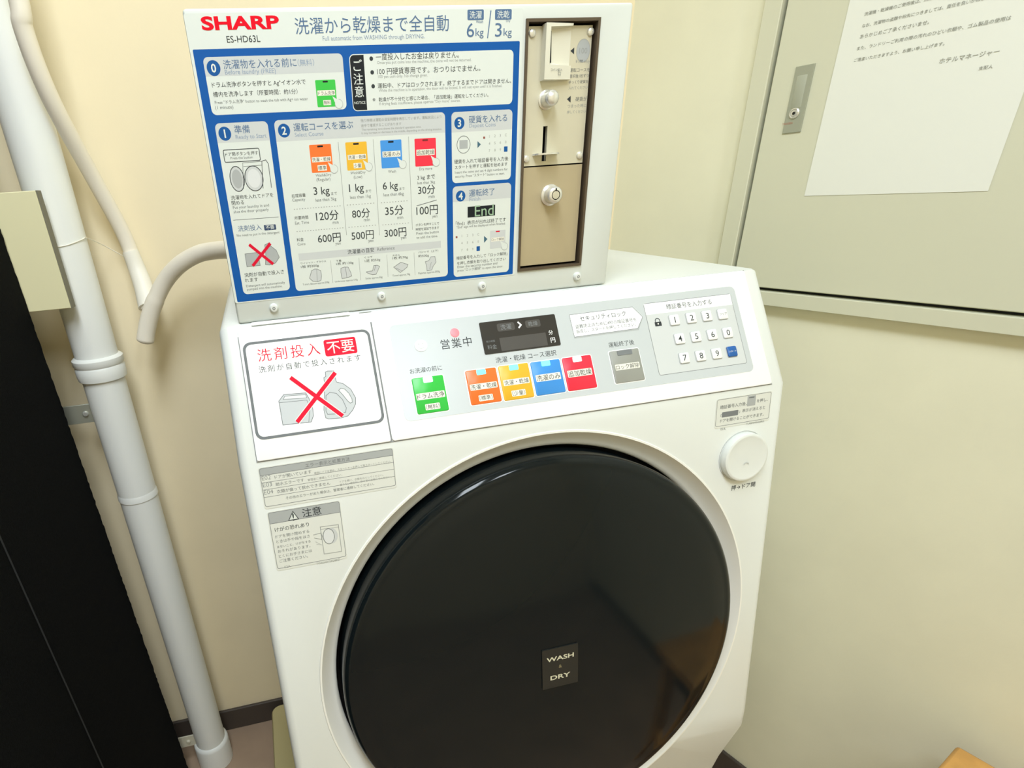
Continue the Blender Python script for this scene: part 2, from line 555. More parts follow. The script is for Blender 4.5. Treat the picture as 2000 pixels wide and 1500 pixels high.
# keypad frame
u0, v0, u1, v1 = rect(FP, B3(752, 240), B3(1634, 742))
L.poly(FP, rounded(u0, v0, u1, v1, .0025), OUTL, H0 + .0005)
L.poly(FP, rounded(u0 + .0005, v0 + .0005, u1 - .0005, v1 - .0005, .002), mat('keypad_pale_grey', (200, 204, 204), .35), H0 + .0007)
vh = FP.uv(*B3(785, 335))[1]
L.poly(FP, [(u0 + .0005, vh), (u1 - .0005, vh), (u1 - .0005, v1 - .0006), (u0 + .0005, v1 - .0006)], WHITE2, H0 + .0009)
L.text(FP, '暗証番号を入力する', B3(955, 288), B3(1335, 245), INK, H0 + .0011, .004, res=3)
# padlock
pk = FP.uv(*B3(880, 410))
L.poly(FP, rounded(pk[0] - .004, pk[1] - .0026, pk[0] + .004, pk[1] + .0022, .0005), INK, H0 + .0011)
L.stroke(FP, [(pk[0] + .0027 * math.cos(a), pk[1] + .0022 + .0028 * math.sin(a) + (.0012 if 0 < a < math.pi else 0)) for a in [math.pi * k / 8 for k in range(9)]], .0009, INK, H0 + .0011)
L.poly(FP, circle(pk[0], pk[1], .0009, 10), PALE, H0 + .0013)
# security tag
pts = P_(FP, B3, (128, 335), (662, 268), (748, 352), (707, 448), (172, 522))
cx, cy = sum(p[0] for p in pts) / 5, sum(p[1] for p in pts) / 5
sh = P_(FP, B3, (136, 345), (672, 278), (750, 358), (716, 462), (172, 536))
L.poly(FP, sh, mat('tag_shadow_grey', (168, 172, 172), .5), H0 + .0005)  # offset grey copy of the tag, painted as its drop shadow
L.poly(FP, pts, WHITE2, H0 + .0007)
L.stroke(FP, pts, .0005, OUTL, H0 + .0008, True)
L.text(FP, 'セキュリティロック', B3(222, 390), B3(610, 342), INK, H0 + .001, .004, res=3)
L.text(FP, '盗難防止のために4桁の暗証番号を', B3(183, 452), B3(698, 388), INK, H0 + .001)
L.text(FP, '設定し、スタートを押してください。', B3(192, 492), B3(692, 428), INK, H0 + .001)
ov_o = L.build('console_overlay', con_o)

# display
L = MB().ink(H0 + .0009)
u0, v0, u1, v1 = rect(FP, B2(833, 240), B2(1560, 440))
v0 = FP.uv(*B2(900, 520))[1]
L.prism(FP, rounded(u0, v0, u1, v1, .0015), DISP, H0, H0 + .0009)
h = H0 + .0011
q = rect(FP, B2(1015, 385), B2(1450, 465))
vv = FP.uv(*B2(1015, 375))[1], FP.uv(*B2(1040, 490))[1]
L.poly(FP, [(q[0], vv[1]), (q[2], vv[1]), (q[2], vv[0]), (q[0], vv[0])], DISP2, h)
for a, c_, s_ in (((988, 250), (1155, 300), '洗濯'), ((1238, 222), (1382, 270), '乾燥')):
    q = rect(FP, B2(*a), B2(*c_))
    L.poly(FP, rounded(*q, .002), DISP2, h)
    L.ctext(FP, s_, (q[0] + q[2]) / 2, (q[1] + q[3]) / 2, (q[2] - q[0]) * .62, OUTL, h + .0002)
L.stroke(FP, P_(FP, B2, (1175, 232), (1205, 258), (1185, 285)), .0016, WHITE2, h + .0003)
L.text(FP, '分', B2(1452, 346), B2(1490, 342), WHITE2, h + .0003, .01)
L.text(FP, '円', B2(1472, 416), B2(1512, 411), WHITE2, h + .0003, .01)
L.text(FP, '残り時間', B2(900, 418), B2(975, 408), OUTL, h + .0002)
L.text(FP, '料金', B2(915, 478), B2(995, 466), OUTL, h + .0002)
L.build('display', con_o)

# course buttons
def button(name, Z, tl, br, M, led, strips, label, slot_w=.3):
    L = MB()
    u0, v0, u1, v1 = rect(FP, Z(*tl), Z(*br))
    L.prism(FP, rounded(u0 - .0009, v0 - .0009, u1 + .0009, v1 + .0009, .0022), WHITE2, H0 + .0003, H0 + .0005)
    L.prism(FP, rounded(u0, v0, u1, v1, .0016), M, H0 + .0005, H0 + .0016, bev=.0005)
    h = H0 + .00164
    w, hh = u1 - u0, v1 - v0
    cu = (u0 + u1) / 2
    for s_, fy, fw, hs in strips:
        cv = v0 + hh * fy
        V, fs_, a, c_, y0, y1 = text_shape(s_, 0.0, 3)
        sc = w * fw / (c_ - a)
        th = sc * (y1 - y0)
        L.poly(FP, rounded(cu - w * fw / 2 - .0007, cv - th / 2 - .0006, cu + w * fw / 2 + .0007, cv + th / 2 + .0006, .0008), PALE, h)
        L.ctext(FP, s_, cu, cv, w * fw, INK, h + .00004, .002, res=3)
    o = L.build(name, con_o, label=label)
    L = MB()
    L.prism(FP, rounded(cu - w * slot_w / 2, v1 - hh * .165, cu + w * slot_w / 2, v1 - hh * .01, .001), led, H0 + .0016, H0 + .002)
    L.build('indicator_window', o)
button('course_button', B2, (237, 735), (572, 1010), GREEN, LEDW, [('ドラム洗浄', .47, .86, 1), ('（無料）', .16, .42, 1)], 'green drum cleaning button')
button('course_button', B2, (710, 668), (1038, 930), ORANGE, LED, [('洗濯・乾燥', .50, .84, 1), ('（標準）', .16, .42, 1)], 'orange standard wash and dry button')
button('course_button', B2, (1000, 627), (1325, 892), YELLOW, LED, [('洗濯・乾燥', .50, .82, 1), ('（少量）', .17, .42, 1)], 'yellow small load wash and dry button')
button('course_button', B2, (1285, 592), (1603, 848), SKY, LED, [('洗濯のみ', .50, .8, 1)], 'blue wash only button')
button('course_button', B2, (1564, 555), (1880, 808), CRIM, LEDW, [('追加乾燥', .50, .8, 1)], 'red extra drying button')
button('unlock_button', B3, (460, 648), (767, 882), BTNG, OUTL, [('ロック解除', .48, .78, 1)], 'grey door unlock button', .5)

# keypad
keys = [('1', 1013, 380), ('2', 1155, 362), ('3', 1288, 345), ('クリア', 1420, 330), ('4', 1057, 538), ('5', 1195, 520), ('6', 1332, 503), ('0', 1463, 487),
        ('7', 1097, 700), ('8', 1235, 682), ('9', 1370, 663), ('スタート', 1500, 645)]
for s_, x, y in keys:
    cu, cv = FP.uv(*B3(x, y))
    L = MB()
    a = .0057
    bl = s_ == 'スタート'
    L.prism(FP, rounded(cu - a - .0006, cv - a - .0008, cu + a + .0006, cv + a + .0004, .0018), MGREY, H0 + .0003, H0 + .0006)
    L.prism(FP, rounded(cu - a, cv - a, cu + a, cv + a, .0016), KEYB if bl else KEYW, H0 + .0006, H0 + .0022, bev=.0005)
    if len(s_) == 1:
        L.ctext(FP, s_, cu, cv, None, INK, H0 + .00224, .005, height=.0066, res=3)
    else:
        L.ctext(FP, s_, cu, cv, .0092, PALE if bl else INK, H0 + .00224, 0)
    L.build('keypad_key', con_o, label='blue start key' if bl else None)
# operating lamp and the embossed smiling emblem
L = MB(); cu, cv = FP.uv(*B2(622, 326))
L.lathe(FP, cu, cv, [(.0048, H0 + .0003), (.0046, H0 + .0008), (.003, H0 + .0012)], LEDR, 24, cap1=True)
L.build('indicator_lamp', con_o, label='pink glowing lamp')
L = MB(); cu, cv = FP.uv(*B2(322, 440))
EMB = mat('emboss_pale', (222, 226, 226), .4)
L.prism(FP, circle(cu, cv, .0066, 32, .0062), EMB, H0 + .0003, H0 + .0008, bev=.0)
L.prism(FP, circle(cu, cv, .0058, 32, .0054), WHITE2, H0 + .0008, H0 + .001)
for dx in (-.002, .002):
    L.poly(FP, circle(cu + dx, cv + .0016, .0008, 10), HGREY, H0 + .0012)
L.stroke(FP, [(cu + .0035 * math.cos(a), cv - .0002 + .003 * math.sin(a)) for a in [math.pi * (1.15 + .7 * k / 8) for k in range(9)]], .0006, HGREY, H0 + .0012)
L.build('smile_emblem', con_o)

# ring, door and door button
L = MB()
prof = [(DR + .0012, -.0002), (DR + .0004, .0012), (DR - .0015, .0012), (DR - .004, -.0022), (DR - .009, -.008), (DR - .0145, -.0122), (DR - .0175, -.0135), (DR - .019, -.0165)]
L.lathe(FF, DC[0], DC[1], prof, RIM, 128)
L.build('door_ring', wm)
L = MB()
L.lathe(FF, DC[0], DC[1], [(DR - .0192, -.016), (DR - .0192, -.045)], DARK, 96)
L.lathe(FF, DC[0], DC[1], [(DR - .0192, -.045), (.002, -.045)], DARK, 96, cap1=True)
L.build('door_recess', wm)
DG = DR - .0235
L = MB()
p = [(DG - .004, -.030), (DG, -.026), (DG, .006)]
for k in range(1, 7):
    a = math.pi / 2 * k / 6
    p.append((DG - .010 + .010 * math.cos(a), .006 + .009 * math.sin(a)))
p += [(DG - .0135, .0152), (DG - .0155, .0158)]
for k in range(1, 13):
    rr = (DG - .0155) * (1 - k / 12)
    p.append((max(rr, .0004), .0158 + .014 * (1 - (rr / (DG - .0155)) ** 2)))
L.lathe(FF, DC[0], DC[1], p, GLASS, 160, cap0=True, cap1=True)
door = L.build('door', wm)
def dome(u, v):
    r = math.hypot(u - DC[0], v - DC[1]) / (DG - .0155)
    return .0158 + .014 * (1 - r * r)
# badge on the door: WASH & DRY
bz = zoom(960, 1180, .16)
hb = .0285
u0, v0, u1, v1 = rect(FF, bz(605, 560), bz(1040, 930), hb)
cu, cv = (u0 + u1) / 2, (v0 + v1) / 2
hb = dome(cu, cv)
L = MB()
L.prism(FF, rounded(u0, v0, u1, v1, .001), mat('badge_charcoal', (34, 36, 34), .3), hb - .0012, hb + .0012)
GOLD = mat('badge_pale_print', (206, 204, 180), .5)
L.ctext(FF, 'WASH', cu, cv + (v1 - v0) * .24, (u1 - u0) * .76, GOLD, hb + .00125, .02, height=.0058, res=3)
L.ctext(FF, '&', cu, cv + (v1 - v0) * .02, None, mat('badge_dull_gold', (140, 130, 96), .5), hb + .00125, 0, height=.0042)
L.ctext(FF, 'DRY', cu, cv - (v1 - v0) * .24, (u1 - u0) * .56, GOLD, hb + .00125, .02, height=.0058, res=3)
L.build('door_badge', door, label='WASH and DRY badge')

bc = (0.5046, -0.0787)
L = MB()
L.lathe(FF, bc[0], bc[1], [(.0296, 0), (.0296, .0006)], MGREY, 48)
L.lathe(FF, bc[0], bc[1], [(.0283, 0), (.0283, .0062), (.0276, .0078), (.0258, .0086), (.0246, .0084), (.02, .0078), (.01, .0074)], WHITE, 64, cap1=True)
pu = bc[1] - .008
L.stroke(FF, [(bc[0] + .003 * math.cos(a), pu + .0022 * math.sin(a)) for a in [math.pi * k / 8 for k in range(9)]], .0012, HGREY, .0081)
L.build('door_button', wm)
B4, B5 = zoom(480, 860, 320 / 1714), zoom(1340, 740, 220 / 1269)
L = MB()
L.text(FF, '押→ドア開', B5(505, 1262), B5(775, 1210), INK, .0001, .012)
L.build('door_button_caption', wm)
# stickers on the front
def sticker(name, Z, tl, br, rows, grey_to, draw=None, pad=.0012):
    L = MB().ink(.0003)
    u0, v0, u1, v1 = rect(FF, Z(*tl), Z(*br))
    L.prism(FF, rounded(u0 - pad, v0 - pad * 2, u1 + pad, v1 + pad, .0025), STICK, 0, .0003)
    L.stroke(FF, rounded(u0, v0, u1, v1, .0018), .0005, OUTL, .0006, True)
    if grey_to:
        vg = FF.uv(*Z(*grey_to))[1]
        L.poly(FF, rounded(u0, vg, u1, v1, .0012), MGREY, .0005)
        L.stroke(FF, [(u0, vg), (u1, vg)], .0005, OUTL, .0007)
    for a in rows:
        v = FF.uv(*Z(*a))[1]
        L.stroke(FF, [(u0, v), (u1, v)], .0004, OUTL, .0007)
    if draw:
        draw(L, (u0, v0, u1, v1))
    L.build(name, wm)
def err(L, q):
    h = .0009
    L.text(FF, 'エラー表示と処置方法', B4(625, 275), B4(1090, 222), INK2, h)
    for y0, y1, c_, s_ in ((0, 0, 'E02', 'ドアが開いています'), (72, 68, 'E03', '給水エラーです'), (148, 138, 'E04', '衣類が偏って脱水できません')):
        L.text(FF, c_, B4(170 + y0 * .17, 418 + y0), B4(265 + y0 * .17, 405 + y0), OUTL, h, -.01)
        L.text(FF, s_, B4(305 + y0 * .15, 405 + y0), B4((690, 612, 885)[y0 // 72], (345, 432, 468)[y0 // 72]), INK2, h, 0)
    L.text(FF, '確実にドアを閉め、スタートキーを押して再スタートしてください。', B4(715, 345), B4(1520, 240), INK3, h)
    L.text(FF, '管理者に連絡してください。', B4(648, 425), B4(1010, 372), INK3, h)
    L.text(FF, 'ドアを開け、衣類をほぐしてください。', B4(985, 442), B4(1440, 375), INK3, h)
    L.text(FF, '直らない場合は、係の者にお知らせください。', B4(985, 472), B4(1525, 395), INK3, h)
    L.text(FF, 'その他のエラーが出た場合は、管理者に連絡してください。', B4(420, 608), B4(1345, 478), INK2, h)
sticker('error_sticker', B4, (138, 300), (1568, 470), [(168, 447), (180, 520), (190, 598)], (150, 372), err)
def cau(L, q):
    h = .0009
    tri = P_(FF, B4, (492, 742), (552, 820), (450, 836))
    L.poly(FF, tri, PAPERW, h); L.stroke(FF, tri, .0007, INK, h + .0002, True)
    c_ = FF.uv(*B4(497, 800))
    L.ctext(FF, '!', c_[0], c_[1], None, INK, h + .0003, .01, height=.008)
    L.text(FF, '注意', B4(597, 805), B4(795, 775), INK, h, .005)
    L.text(FF, 'けがの恐れあり', B4(305, 950), B4(665, 905), INK, h, .004)
    for k, (s_, w) in enumerate((('ドアを開け閉めする', 355), ('ときは手や指をはさ', 352), ('まないこと。けがをする', 352), ('おそれがあります。', 342), ('とくにお子さまには', 350), ('ご注意ください。', 300))):
        x, y = 312 + k * 8.5, 1018 + k * 50.5
        L.text(FF, s_, B4(x, y), B4(x + w, y - w * .125), INK2, h)
    pts = P_(FF, B4, (778, 905), (968, 880), (1003, 1160), (820, 1188))
    L.stroke(FF, pts, .0006, INK3, h, True)
    L.stroke(FF, P_(FF, B4, (782, 930), (972, 905)), .0004, INK3, h)
    e = FF.uv(*B4(868, 1002))
    L.poly(FF, circle(e[0] + .0026, e[1], .0064, 28, .0085), HGREY, h)
    L.poly(FF, circle(e[0], e[1], .0056, 28, .0082), CG2, h + .0002)
    L.stroke(FF, circle(e[0], e[1], .0056, 28, .0082), .0006, INK2, h + .0003, True)
    L.stroke(FF, P_(FF, B4, (705, 990), (785, 968), (800, 1000), (795, 1035), (715, 1020)), .0006, INK3, h)
    L.stroke(FF, P_(FF, B4, (730, 1060), (800, 1095), (740, 1085)), .0004, INK3, h)
    L.text(FF, '02A', B4(405, 1335), B4(470, 1326), INK3, h)
    L.text(FF, 'TCAUA0123QBRZ', B4(740, 1298), B4(985, 1262), INK3, h)
sticker('caution_sticker', B4, (232, 762), (1050, 1210), [], (248, 876), cau)
def lck(L, q):
    h = .0009
    L.text(FF, '暗証番号入力後、', B5(382, 345), B5(680, 295), INK2, h, .006)
    r_ = rect(FF, B5(692, 195), B5(775, 295))
    L.poly(FF, rounded(*r_, .0008), MGREY, h)
    L.stroke(FF, [(r_[0] + .002, r_[3] - .002), (r_[2] - .002, r_[3] - .002)], .0012, INK2, h + .0002)
    L.text(FF, 'を押し、', B5(792, 270), B5(915, 248), INK2, h, .006)
    r_ = rect(FF, B5(402, 385), B5(582, 400))
    vm = FF.uv(*B5(492, 392))[1]
    L.poly(FF, rounded(r_[0], vm - .003, r_[2], vm + .003, .0008), OUTL, h)
    L.text(FF, '「', B5(385, 430), B5(398, 428), INK2, h)
    L.text(FF, '」表示が消えると', B5(590, 385), B5(885, 338), INK2, h, .004)
    L.text(FF, 'ドアを開けることができます。', B5(380, 498), B5(870, 412), INK2, h, .006)
    L.text(FF, '01A', B5(385, 580), B5(440, 572), INK3, h)
    L.text(FF, 'TLABM0456QBRZ', B5(672, 522), B5(875, 486), INK3, h)
sticker('unlock_sticker', B5, (352, 240), (925, 442), [], None, lck)
# feet
for x in (X0 + .05, X1 - .05):
    for y in (.50, 1.0):
        L = MB(); L.tube([(x, y, .0505), (x, y, MBASE + .004)], .022, DARK)
        L.build('foot', wm)
for p in shell.data.polygons:
    p.use_smooth = True
shell.data.set_sharp_from_angle(angle=math.radians(28))

# ------------------------------------------------------------------ coin box on top of the machine
CX0, CX1, CZ0, CZ1 = -.0280, .3637, TOPZ + .0006, EYE + .1379
CY = FC.o.y
cbx = thing('coin_box', 'white coin payment box with blue instruction sheet standing on the washing machine', 'coin box', (.168, CY + .08, TOPZ))
b = MB(); b.box((CX0, CY, CZ0), (CX1, CY + .16, CZ1), COINW)
hous = b.build('housing', cbx)
bm = bmesh.new(); bm.from_mesh(hous.data)
bmesh.ops.bevel(bm, geom=bm.edges[:], offset=.003, segments=3, profile=.5, affect='EDGES')
bm.to_mesh(hous.data); bm.free()
A1, A2, A3, A4 = zoom(350, 0, 350 / 1641), zoom(650, 0, .185), zoom(1000, 0, .2), zoom(400, 220, 160 / 632)
A5, A6, A7, A8 = zoom(520, 220, .18), zoom(560, 420, .17), zoom(860, 200, 160 / 649), zoom(1000, 280, 260 / 1393)
PX = lambda x, y: (x, y)
MOD = rect(FC, (1027, 37), (1133.5, 518))
c = MB(); c.prism(FC, [(MOD[0], MOD[1]), (MOD[2], MOD[1]), (MOD[2], MOD[3]), (MOD[0], MOD[3])], DARK, -.02, .02)
cut(hous, c)
for p in hous.data.polygons:
    p.use_smooth = True
hous.data.set_sharp_from_angle(angle=math.radians(28))

# printed instruction sheet
L = MB().ink(.0003)
bl = rect(FC, (376, 97), (998, 535.4))
bl = (bl[0], bl[1], FC.uv(1015, 80.5)[0], FC.uv(376, 97)[1])
sh_r = FC.uv(1021, 50)[0]
L.prism(FC, rounded(bl[0] - .0022, bl[1] - .001, sh_r, CZ1 - .0035, .002), PAPERW, 0, .0003)
L.poly(FC, rounded(bl[0], bl[1], bl[2], bl[3], .001), BLUE, .0005)
cards = {}
for k, p, q in (('0', A1(213, 525), A1(1535, 1000)), ('n', A2(168, 575), A2(1892, 1098)), ('1', A1(322, 1132), (567, 566)),
                ('2', A5(80, 85), A6(1850, 700)), ('3', A7(86, 78), A7(556, 608)), ('4', A7(96, 668), A7(541, 1340))):
    cards[k] = rect(FC, p, q)
    L.poly(FC, rounded(*cards[k], .0038), PAPERW, .0007)
for k, p in (('0', (403, 150)), ('1', (422, 280)), ('2', (540, 277)), ('3', (882, 259)), ('4', (885, 395))):
    u0, v0, u1, v1 = cards[k]
    vg = FC.uv(*p)[1]
    top = [q for q in rounded(u0, v0, u1, v1, .0038) if q[1] > vg]
    L.poly(FC, [(u0, vg), (u1, vg)] + top, HGREY, .0008)
# black notice tab
u0, v0, u1, v1 = cards['n']
ut = FC.uv(*A2(342, 860))[0]
tab = [q for q in rounded(u0 + .0006, v0 + .0006, u1, v1 - .0006, .0034) if q[0] < ut]
L.poly(FC, [(ut, v0 + .0006), (ut, v1 - .0006)] + tab, BLACKP, .0009)
h = .0009
for Z, x, y, r in ((A1, 315, 625, .0054), (A1, 418, 1225, .0052), (A5, 193, 196, .0052), (A7, 150, 165, .0049), (A7, 160, 742, .0048)):
    cu, cv = FC.uv(*Z(x, y))
    L.poly(FC, circle(cu, cv, r, 28), CIRC, h)
# header boxes
for a, c_ in (((1420, 103), (1592, 212)), ((1712, 100), (1885, 208))):
    L.poly(FC, rounded(*rect(FC, A2(*a), A2(*c_)), .001), BINK, h)
L.stroke(FC, P_(FC, A2, (1632, 405), (1668, 112)), .0009, BINK, h)
# course cards
def hand(L, cu, cv, s_, h):
    L.poly(FC, [(cu - s_ * 1.5, cv + s_ * 1.7), (cu - s_ * .2, cv + s_ * .9), (cu - s_ * .9, cv + s_ * .1)], PAPERW, h)
    L.poly(FC, circle(cu, cv, s_, 20), PAPERW, h + .0001)
    L.stroke(FC, [(cu + s_ * math.cos(a), cv + s_ * math.sin(a)) for a in [math.pi * (k / 12 * 1.5 - 1.0) for k in range(13)]], .0004, MGREY, h + .0002)
def pic_button(Z, p, q, M, strips, hand_at, slot=BLACKP):
    r_ = rect(FC, Z(*p), Z(*q))
    w, hh, cu = r_[2] - r_[0], r_[3] - r_[1], (r_[0] + r_[2]) / 2
    L.poly(FC, rounded(*r_, .0008), M, .0011)
    L.poly(FC, rounded(cu - w * .13, r_[3] - hh * .10, cu + w * .13, r_[3] - hh * .035, .0004), slot, .0013)
    for s_, fy, fw in strips:
        cv = r_[1] + hh * fy
        V, fs_, a, c_, y0, y1 = text_shape(s_, 0.0, 2)
        th = w * fw / (c_ - a) * (y1 - y0)
        L.poly(FC, [(cu - w * fw / 2 - .0004, cv - th / 2 - .0005), (cu + w * fw / 2 + .0004, cv - th / 2 - .0005), (cu + w * fw / 2 + .0004, cv + th / 2 + .0005), (cu - w * fw / 2 - .0004, cv + th / 2 + .0005)], PALE, .0013)
        L.ctext(FC, s_, cu, cv, w * fw, INK, .0015)
    if hand_at:
        hu, hv = FC.uv(*Z(*hand_at))
        hand(L, hu, hv, .0034, .0015)
pic_button(A1, (1243, 735), (1448, 975), GREEN, [('ドラム洗浄', .52, .84), ('無料', .16, .34)], (1462, 952))
pic_button(A5, (463, 352), (728, 640), ORANGE, [('洗濯・乾燥', .47, .84), ('標準', .16, .38)], (735, 612))
pic_button(A5, (855, 325), (1108, 615), YELLOW, [('洗濯・乾燥', .47, .82), ('少量', .16, .34)], (1112, 588))
pic_button(A5, (1234, 303), (1478, 592), SKY, [('洗濯のみ', .50, .82)], (1480, 562))
pic_button(A5, (1606, 285), (1845, 572), CRIM, [('追加乾燥', .50, .82)], (1842, 538), mat('slot_dark_red', (120, 16, 30), .4))
pic_button(A7, (393, 1018), (512, 1148), HGREY, [('ロック解除', .50, .8)], (508, 1140), RED)
# table rules
for a, c_ in (((782, 318), (868, 1330)), ((1160, 290), (1228, 1330)), ((1545, 260), (1582, 1270))):
    L.stroke(FC, [(sum(FC.uv(*A5(*z))[0] for z in (a, c_)) / 2, FC.uv(*A5(*z))[1]) for z in (a, c_)], .0004, INK3, .001)
def dots(Z, a, c_, n):
    (ua, va), (ub, vb) = FC.uv(*Z(*a)), FC.uv(*Z(*c_))
    for k in range(n):
        u = ua + (ub - ua) * k / (n - 1)
        v = (va + vb) / 2
        L.poly(FC, [(u - .0005, v - .0003), (u + .0005, v - .0003), (u + .0005, v + .0003), (u - .0005, v + .0003)], INK3, .001)
for y in (1050, 1290):
    k = 0 if y == 1050 else 30
    dots(A5, (305 + k, y), (800 + k, y - 40), 18)
    dots(A5, (880 + k * .6, y - 45), (1165 + k * .6, y - 70), 10)
    dots(A5, (1250 + k * .5, y - 70), (1525 + k * .5, y - 95), 10)
L.stroke(FC, P_(FC, A5, (1630, 1012), (1848, 948)), .0006, INK2, .001)
# reference band
r_ = rect(FC, A6(133, 445), A6(1770, 345))
va, vb = FC.uv(*A6(950, 370))[1], FC.uv(*A6(950, 450))[1]
L.poly(FC, [(r_[0], vb), (r_[2], vb), (r_[2], va), (r_[0], va)], HGREY, .001)
for x0, y0, x1, y1 in ((505, 520, 525, 780), (832, 490, 845, 750), (1150, 455, 1162, 710), (1462, 430, 1472, 690)):
    u = (FC.uv(*A6(x0, y0))[0] + FC.uv(*A6(x1, y1))[0]) / 2
    L.stroke(FC, [(u, FC.uv(*A6(x0, y0))[1]), (u, FC.uv(*A6(x1, y1))[1])], .0003, INK3, .001)
def icon(Z, pts, M=HGREY, closed=True):
    q = P_(FC, Z, *pts)
    L.poly(FC, q, M, .001)
    L.stroke(FC, q, .0004, INK2, .0012, closed)
icon(A6, [(285, 640), (320, 620), (350, 620), (390, 640), (400, 700), (392, 750), (355, 765), (300, 760), (262, 725)])
icon(A6, [(622, 610), (660, 598), (705, 598), (735, 660), (745, 700), (700, 718), (635, 730), (622, 660)])
icon(A6, [(1000, 580), (1040, 576), (1066, 588), (1045, 640), (1025, 680), (985, 686), (920, 662), (915, 652), (985, 640)])
icon(A6, [(1228, 598), (1310, 542), (1392, 568), (1380, 600), (1305, 660)])
icon(A6, [(1590, 535), (1630, 525), (1655, 480), (1700, 475), (1715, 540), (1680, 590), (1665, 630), (1610, 640), (1608, 590)])
for p in (((345, 625), (350, 760)), ((675, 600), (690, 720)), ((1020, 580), (1005, 640)), ((1250, 605), (1320, 640)), ((1660, 540), (1640, 620))):
    L.stroke(FC, P_(FC, A6, *p), .0003, INK2, .0013)
# card 1 pictures
u0, v0, u1, v1 = rect(FC, A4(140, 290), A4(430, 368))
L.stroke(FC, rounded(u0, v0, u1, v1, .0012), .0006, INK, .001, True)
for x, y, rx, ry in ((250, 512, .0060, .0098), (380, 508, .0078, .0098)):
    cu, cv = FC.uv(*A4(x, y))
    L.poly(FC, circle(cu, cv, rx, 28, ry), HGREY, .001)
    L.poly(FC, circle(cu, cv, rx * .72, 28, ry * .76), CG2 if x > 300 else MGREY, .0012)
    L.stroke(FC, circle(cu, cv, rx, 28, ry), .0006, INK, .0013, True)
L.stroke(FC, P_(FC, A4, (300, 585), (292, 388), (440, 375)), .0004, INK2, .001)
L.stroke(FC, P_(FC, A4, (450, 585), (440, 375), (470, 365), (490, 395), (515, 580)), .0005, INK, .001)
L.stroke(FC, P_(FC, A4, (298, 415), (440, 405)), .0004, INK2, .001)
L.stroke(FC, P_(FC, A4, (220, 830), (568, 805)), .0004, INK2, .001)
r_ = rect(FC, A4(455, 868), A4(552, 902))
L.poly(FC, rounded(*r_, .0007), mat('print_navy', (36, 60, 96), .4), .001)
icon(A4, [(310, 1090), (408, 1078), (428, 1178), (325, 1188)], MGREY)
icon(A4, [(462, 1020), (500, 1002), (510, 1030), (550, 1060), (575, 1115), (545, 1160), (500, 1175), (468, 1172), (470, 1090)], MGREY)
L.stroke(FC, P_(FC, A4, (342, 1018), (528, 1168)), .0026, RED, .0014)
L.stroke(FC, P_(FC, A4, (505, 1008), (370, 1182)), .0026, RED, .0016)
# card 3 and 4 pictures
cu, cv = FC.uv(*A7(183, 335))
L.stroke(FC, circle(cu, cv, .0064, 28, .0070), .0005, INK2, .001, True)
L.poly(FC, [(cu - .004, cv - .0033), (cu + .004, cv - .0033), (cu + .004, cv + .0037), (cu - .004, cv + .0037)], MGREY, .001)
for x, y in ((293, 335), (345, 1085)):
    L.poly(FC, P_(FC, A7, (x, y - 28), (x + 27, y - 3), (x, y + 28)), mat('print_teal', (60, 100, 120), .4), .001)
for ox, oy in ((346, 270), (128, 1058)):
    q = FC.uv(*A7(ox, oy + 8))
    L.poly(FC, rounded(q[0] - .0009, q[1] - .0011, q[0] + .0009, q[1] + .0007, .0002), mat('print_brown_red', (140, 70, 60), .4), .001)
    for r in range(3):
        for k in range(4):
            x, y = ox + 42 + k * 43, oy + r * 56 - k * 4
            q = FC.uv(*A7(x, y))
            if r == 2 and k == 3:
                L.poly(FC, rounded(q[0] - .0018, q[1] - .0022, q[0] + .0018, q[1] + .0022, .0004), CIRC, .001)
            else:
                L.ctext(FC, ('123C', '4560', '789')[r][k], q[0], q[1], None, INK3, .001, 0, height=.0022)
r_ = rect(FC, A7(215, 828), A7(432, 895))
L.poly(FC, [(r_[0], r_[1]), (r_[2], r_[1]), (r_[2], r_[3]), (r_[0], r_[3])], BLACKP, .001)
for x, y in ((405, 620), (415, 765), (425, 912)):
    L.poly(FC, circle(*FC.uv(*A2(x, y)), .0016, 16), INK, .001)
sheet = L.build('instruction_sheet', cbx, label='blue and white instruction sheet')

# lettering of the sheet
L = MB().ink(.0003)
T = lambda Z, s_, a, c_, M=INK, b_=0.0, top=None, res=2: L.text(FC, s_, Z(*a), Z(*c_), M, .0012, b_, Z(*top) if top else None, res)
# maker's name in heavy wide capitals
T(A1, 'SHARP', (213, 282), (922, 266), SHARPRED, .035, (205, 152), 4)
T(A1, 'ES-HD63L', (440, 392), (745, 385), INK, .0, None, 3)
T(A1, '洗濯から', (1068, 318), (1572, 305), BINK, 0, None, 3)
T(A2, '乾燥まで全自動', (218, 350), (1224, 330), BINK, 0, None, 3)
T(A2, 'Full automatic from WASHING through DRYING.', (-105, 445), (968, 418), BINK2)
for a, c_, s_, e, ea, eb in (((1420, 103), (1592, 212), '洗濯', 'Wash', (1510, 246), (1585, 244)), ((1712, 100), (1885, 208), '洗乾', 'Dry', (1828, 244), (1872, 242))):
    q = rect(FC, A2(*a), A2(*c_))
    L.ctext(FC, s_, (q[0] + q[2]) / 2, (q[1] + q[3]) / 2, (q[2] - q[0]) * .74, PAPERW, .0012, .004)
    T(A2, e, ea, eb, BINK)
T(A2, '6', (1412, 395), (1490, 393), BINK, 0, (1412, 245), 3)
T(A2, 'kg', (1505, 408), (1590, 405), BINK, 0, (1505, 300), 3)
T(A2, '3', (1710, 390), (1780, 388), BINK, 0, (1710, 245), 3)
T(A2, 'kg', (1800, 405), (1886, 402), BINK, 0, (1800, 300), 3)
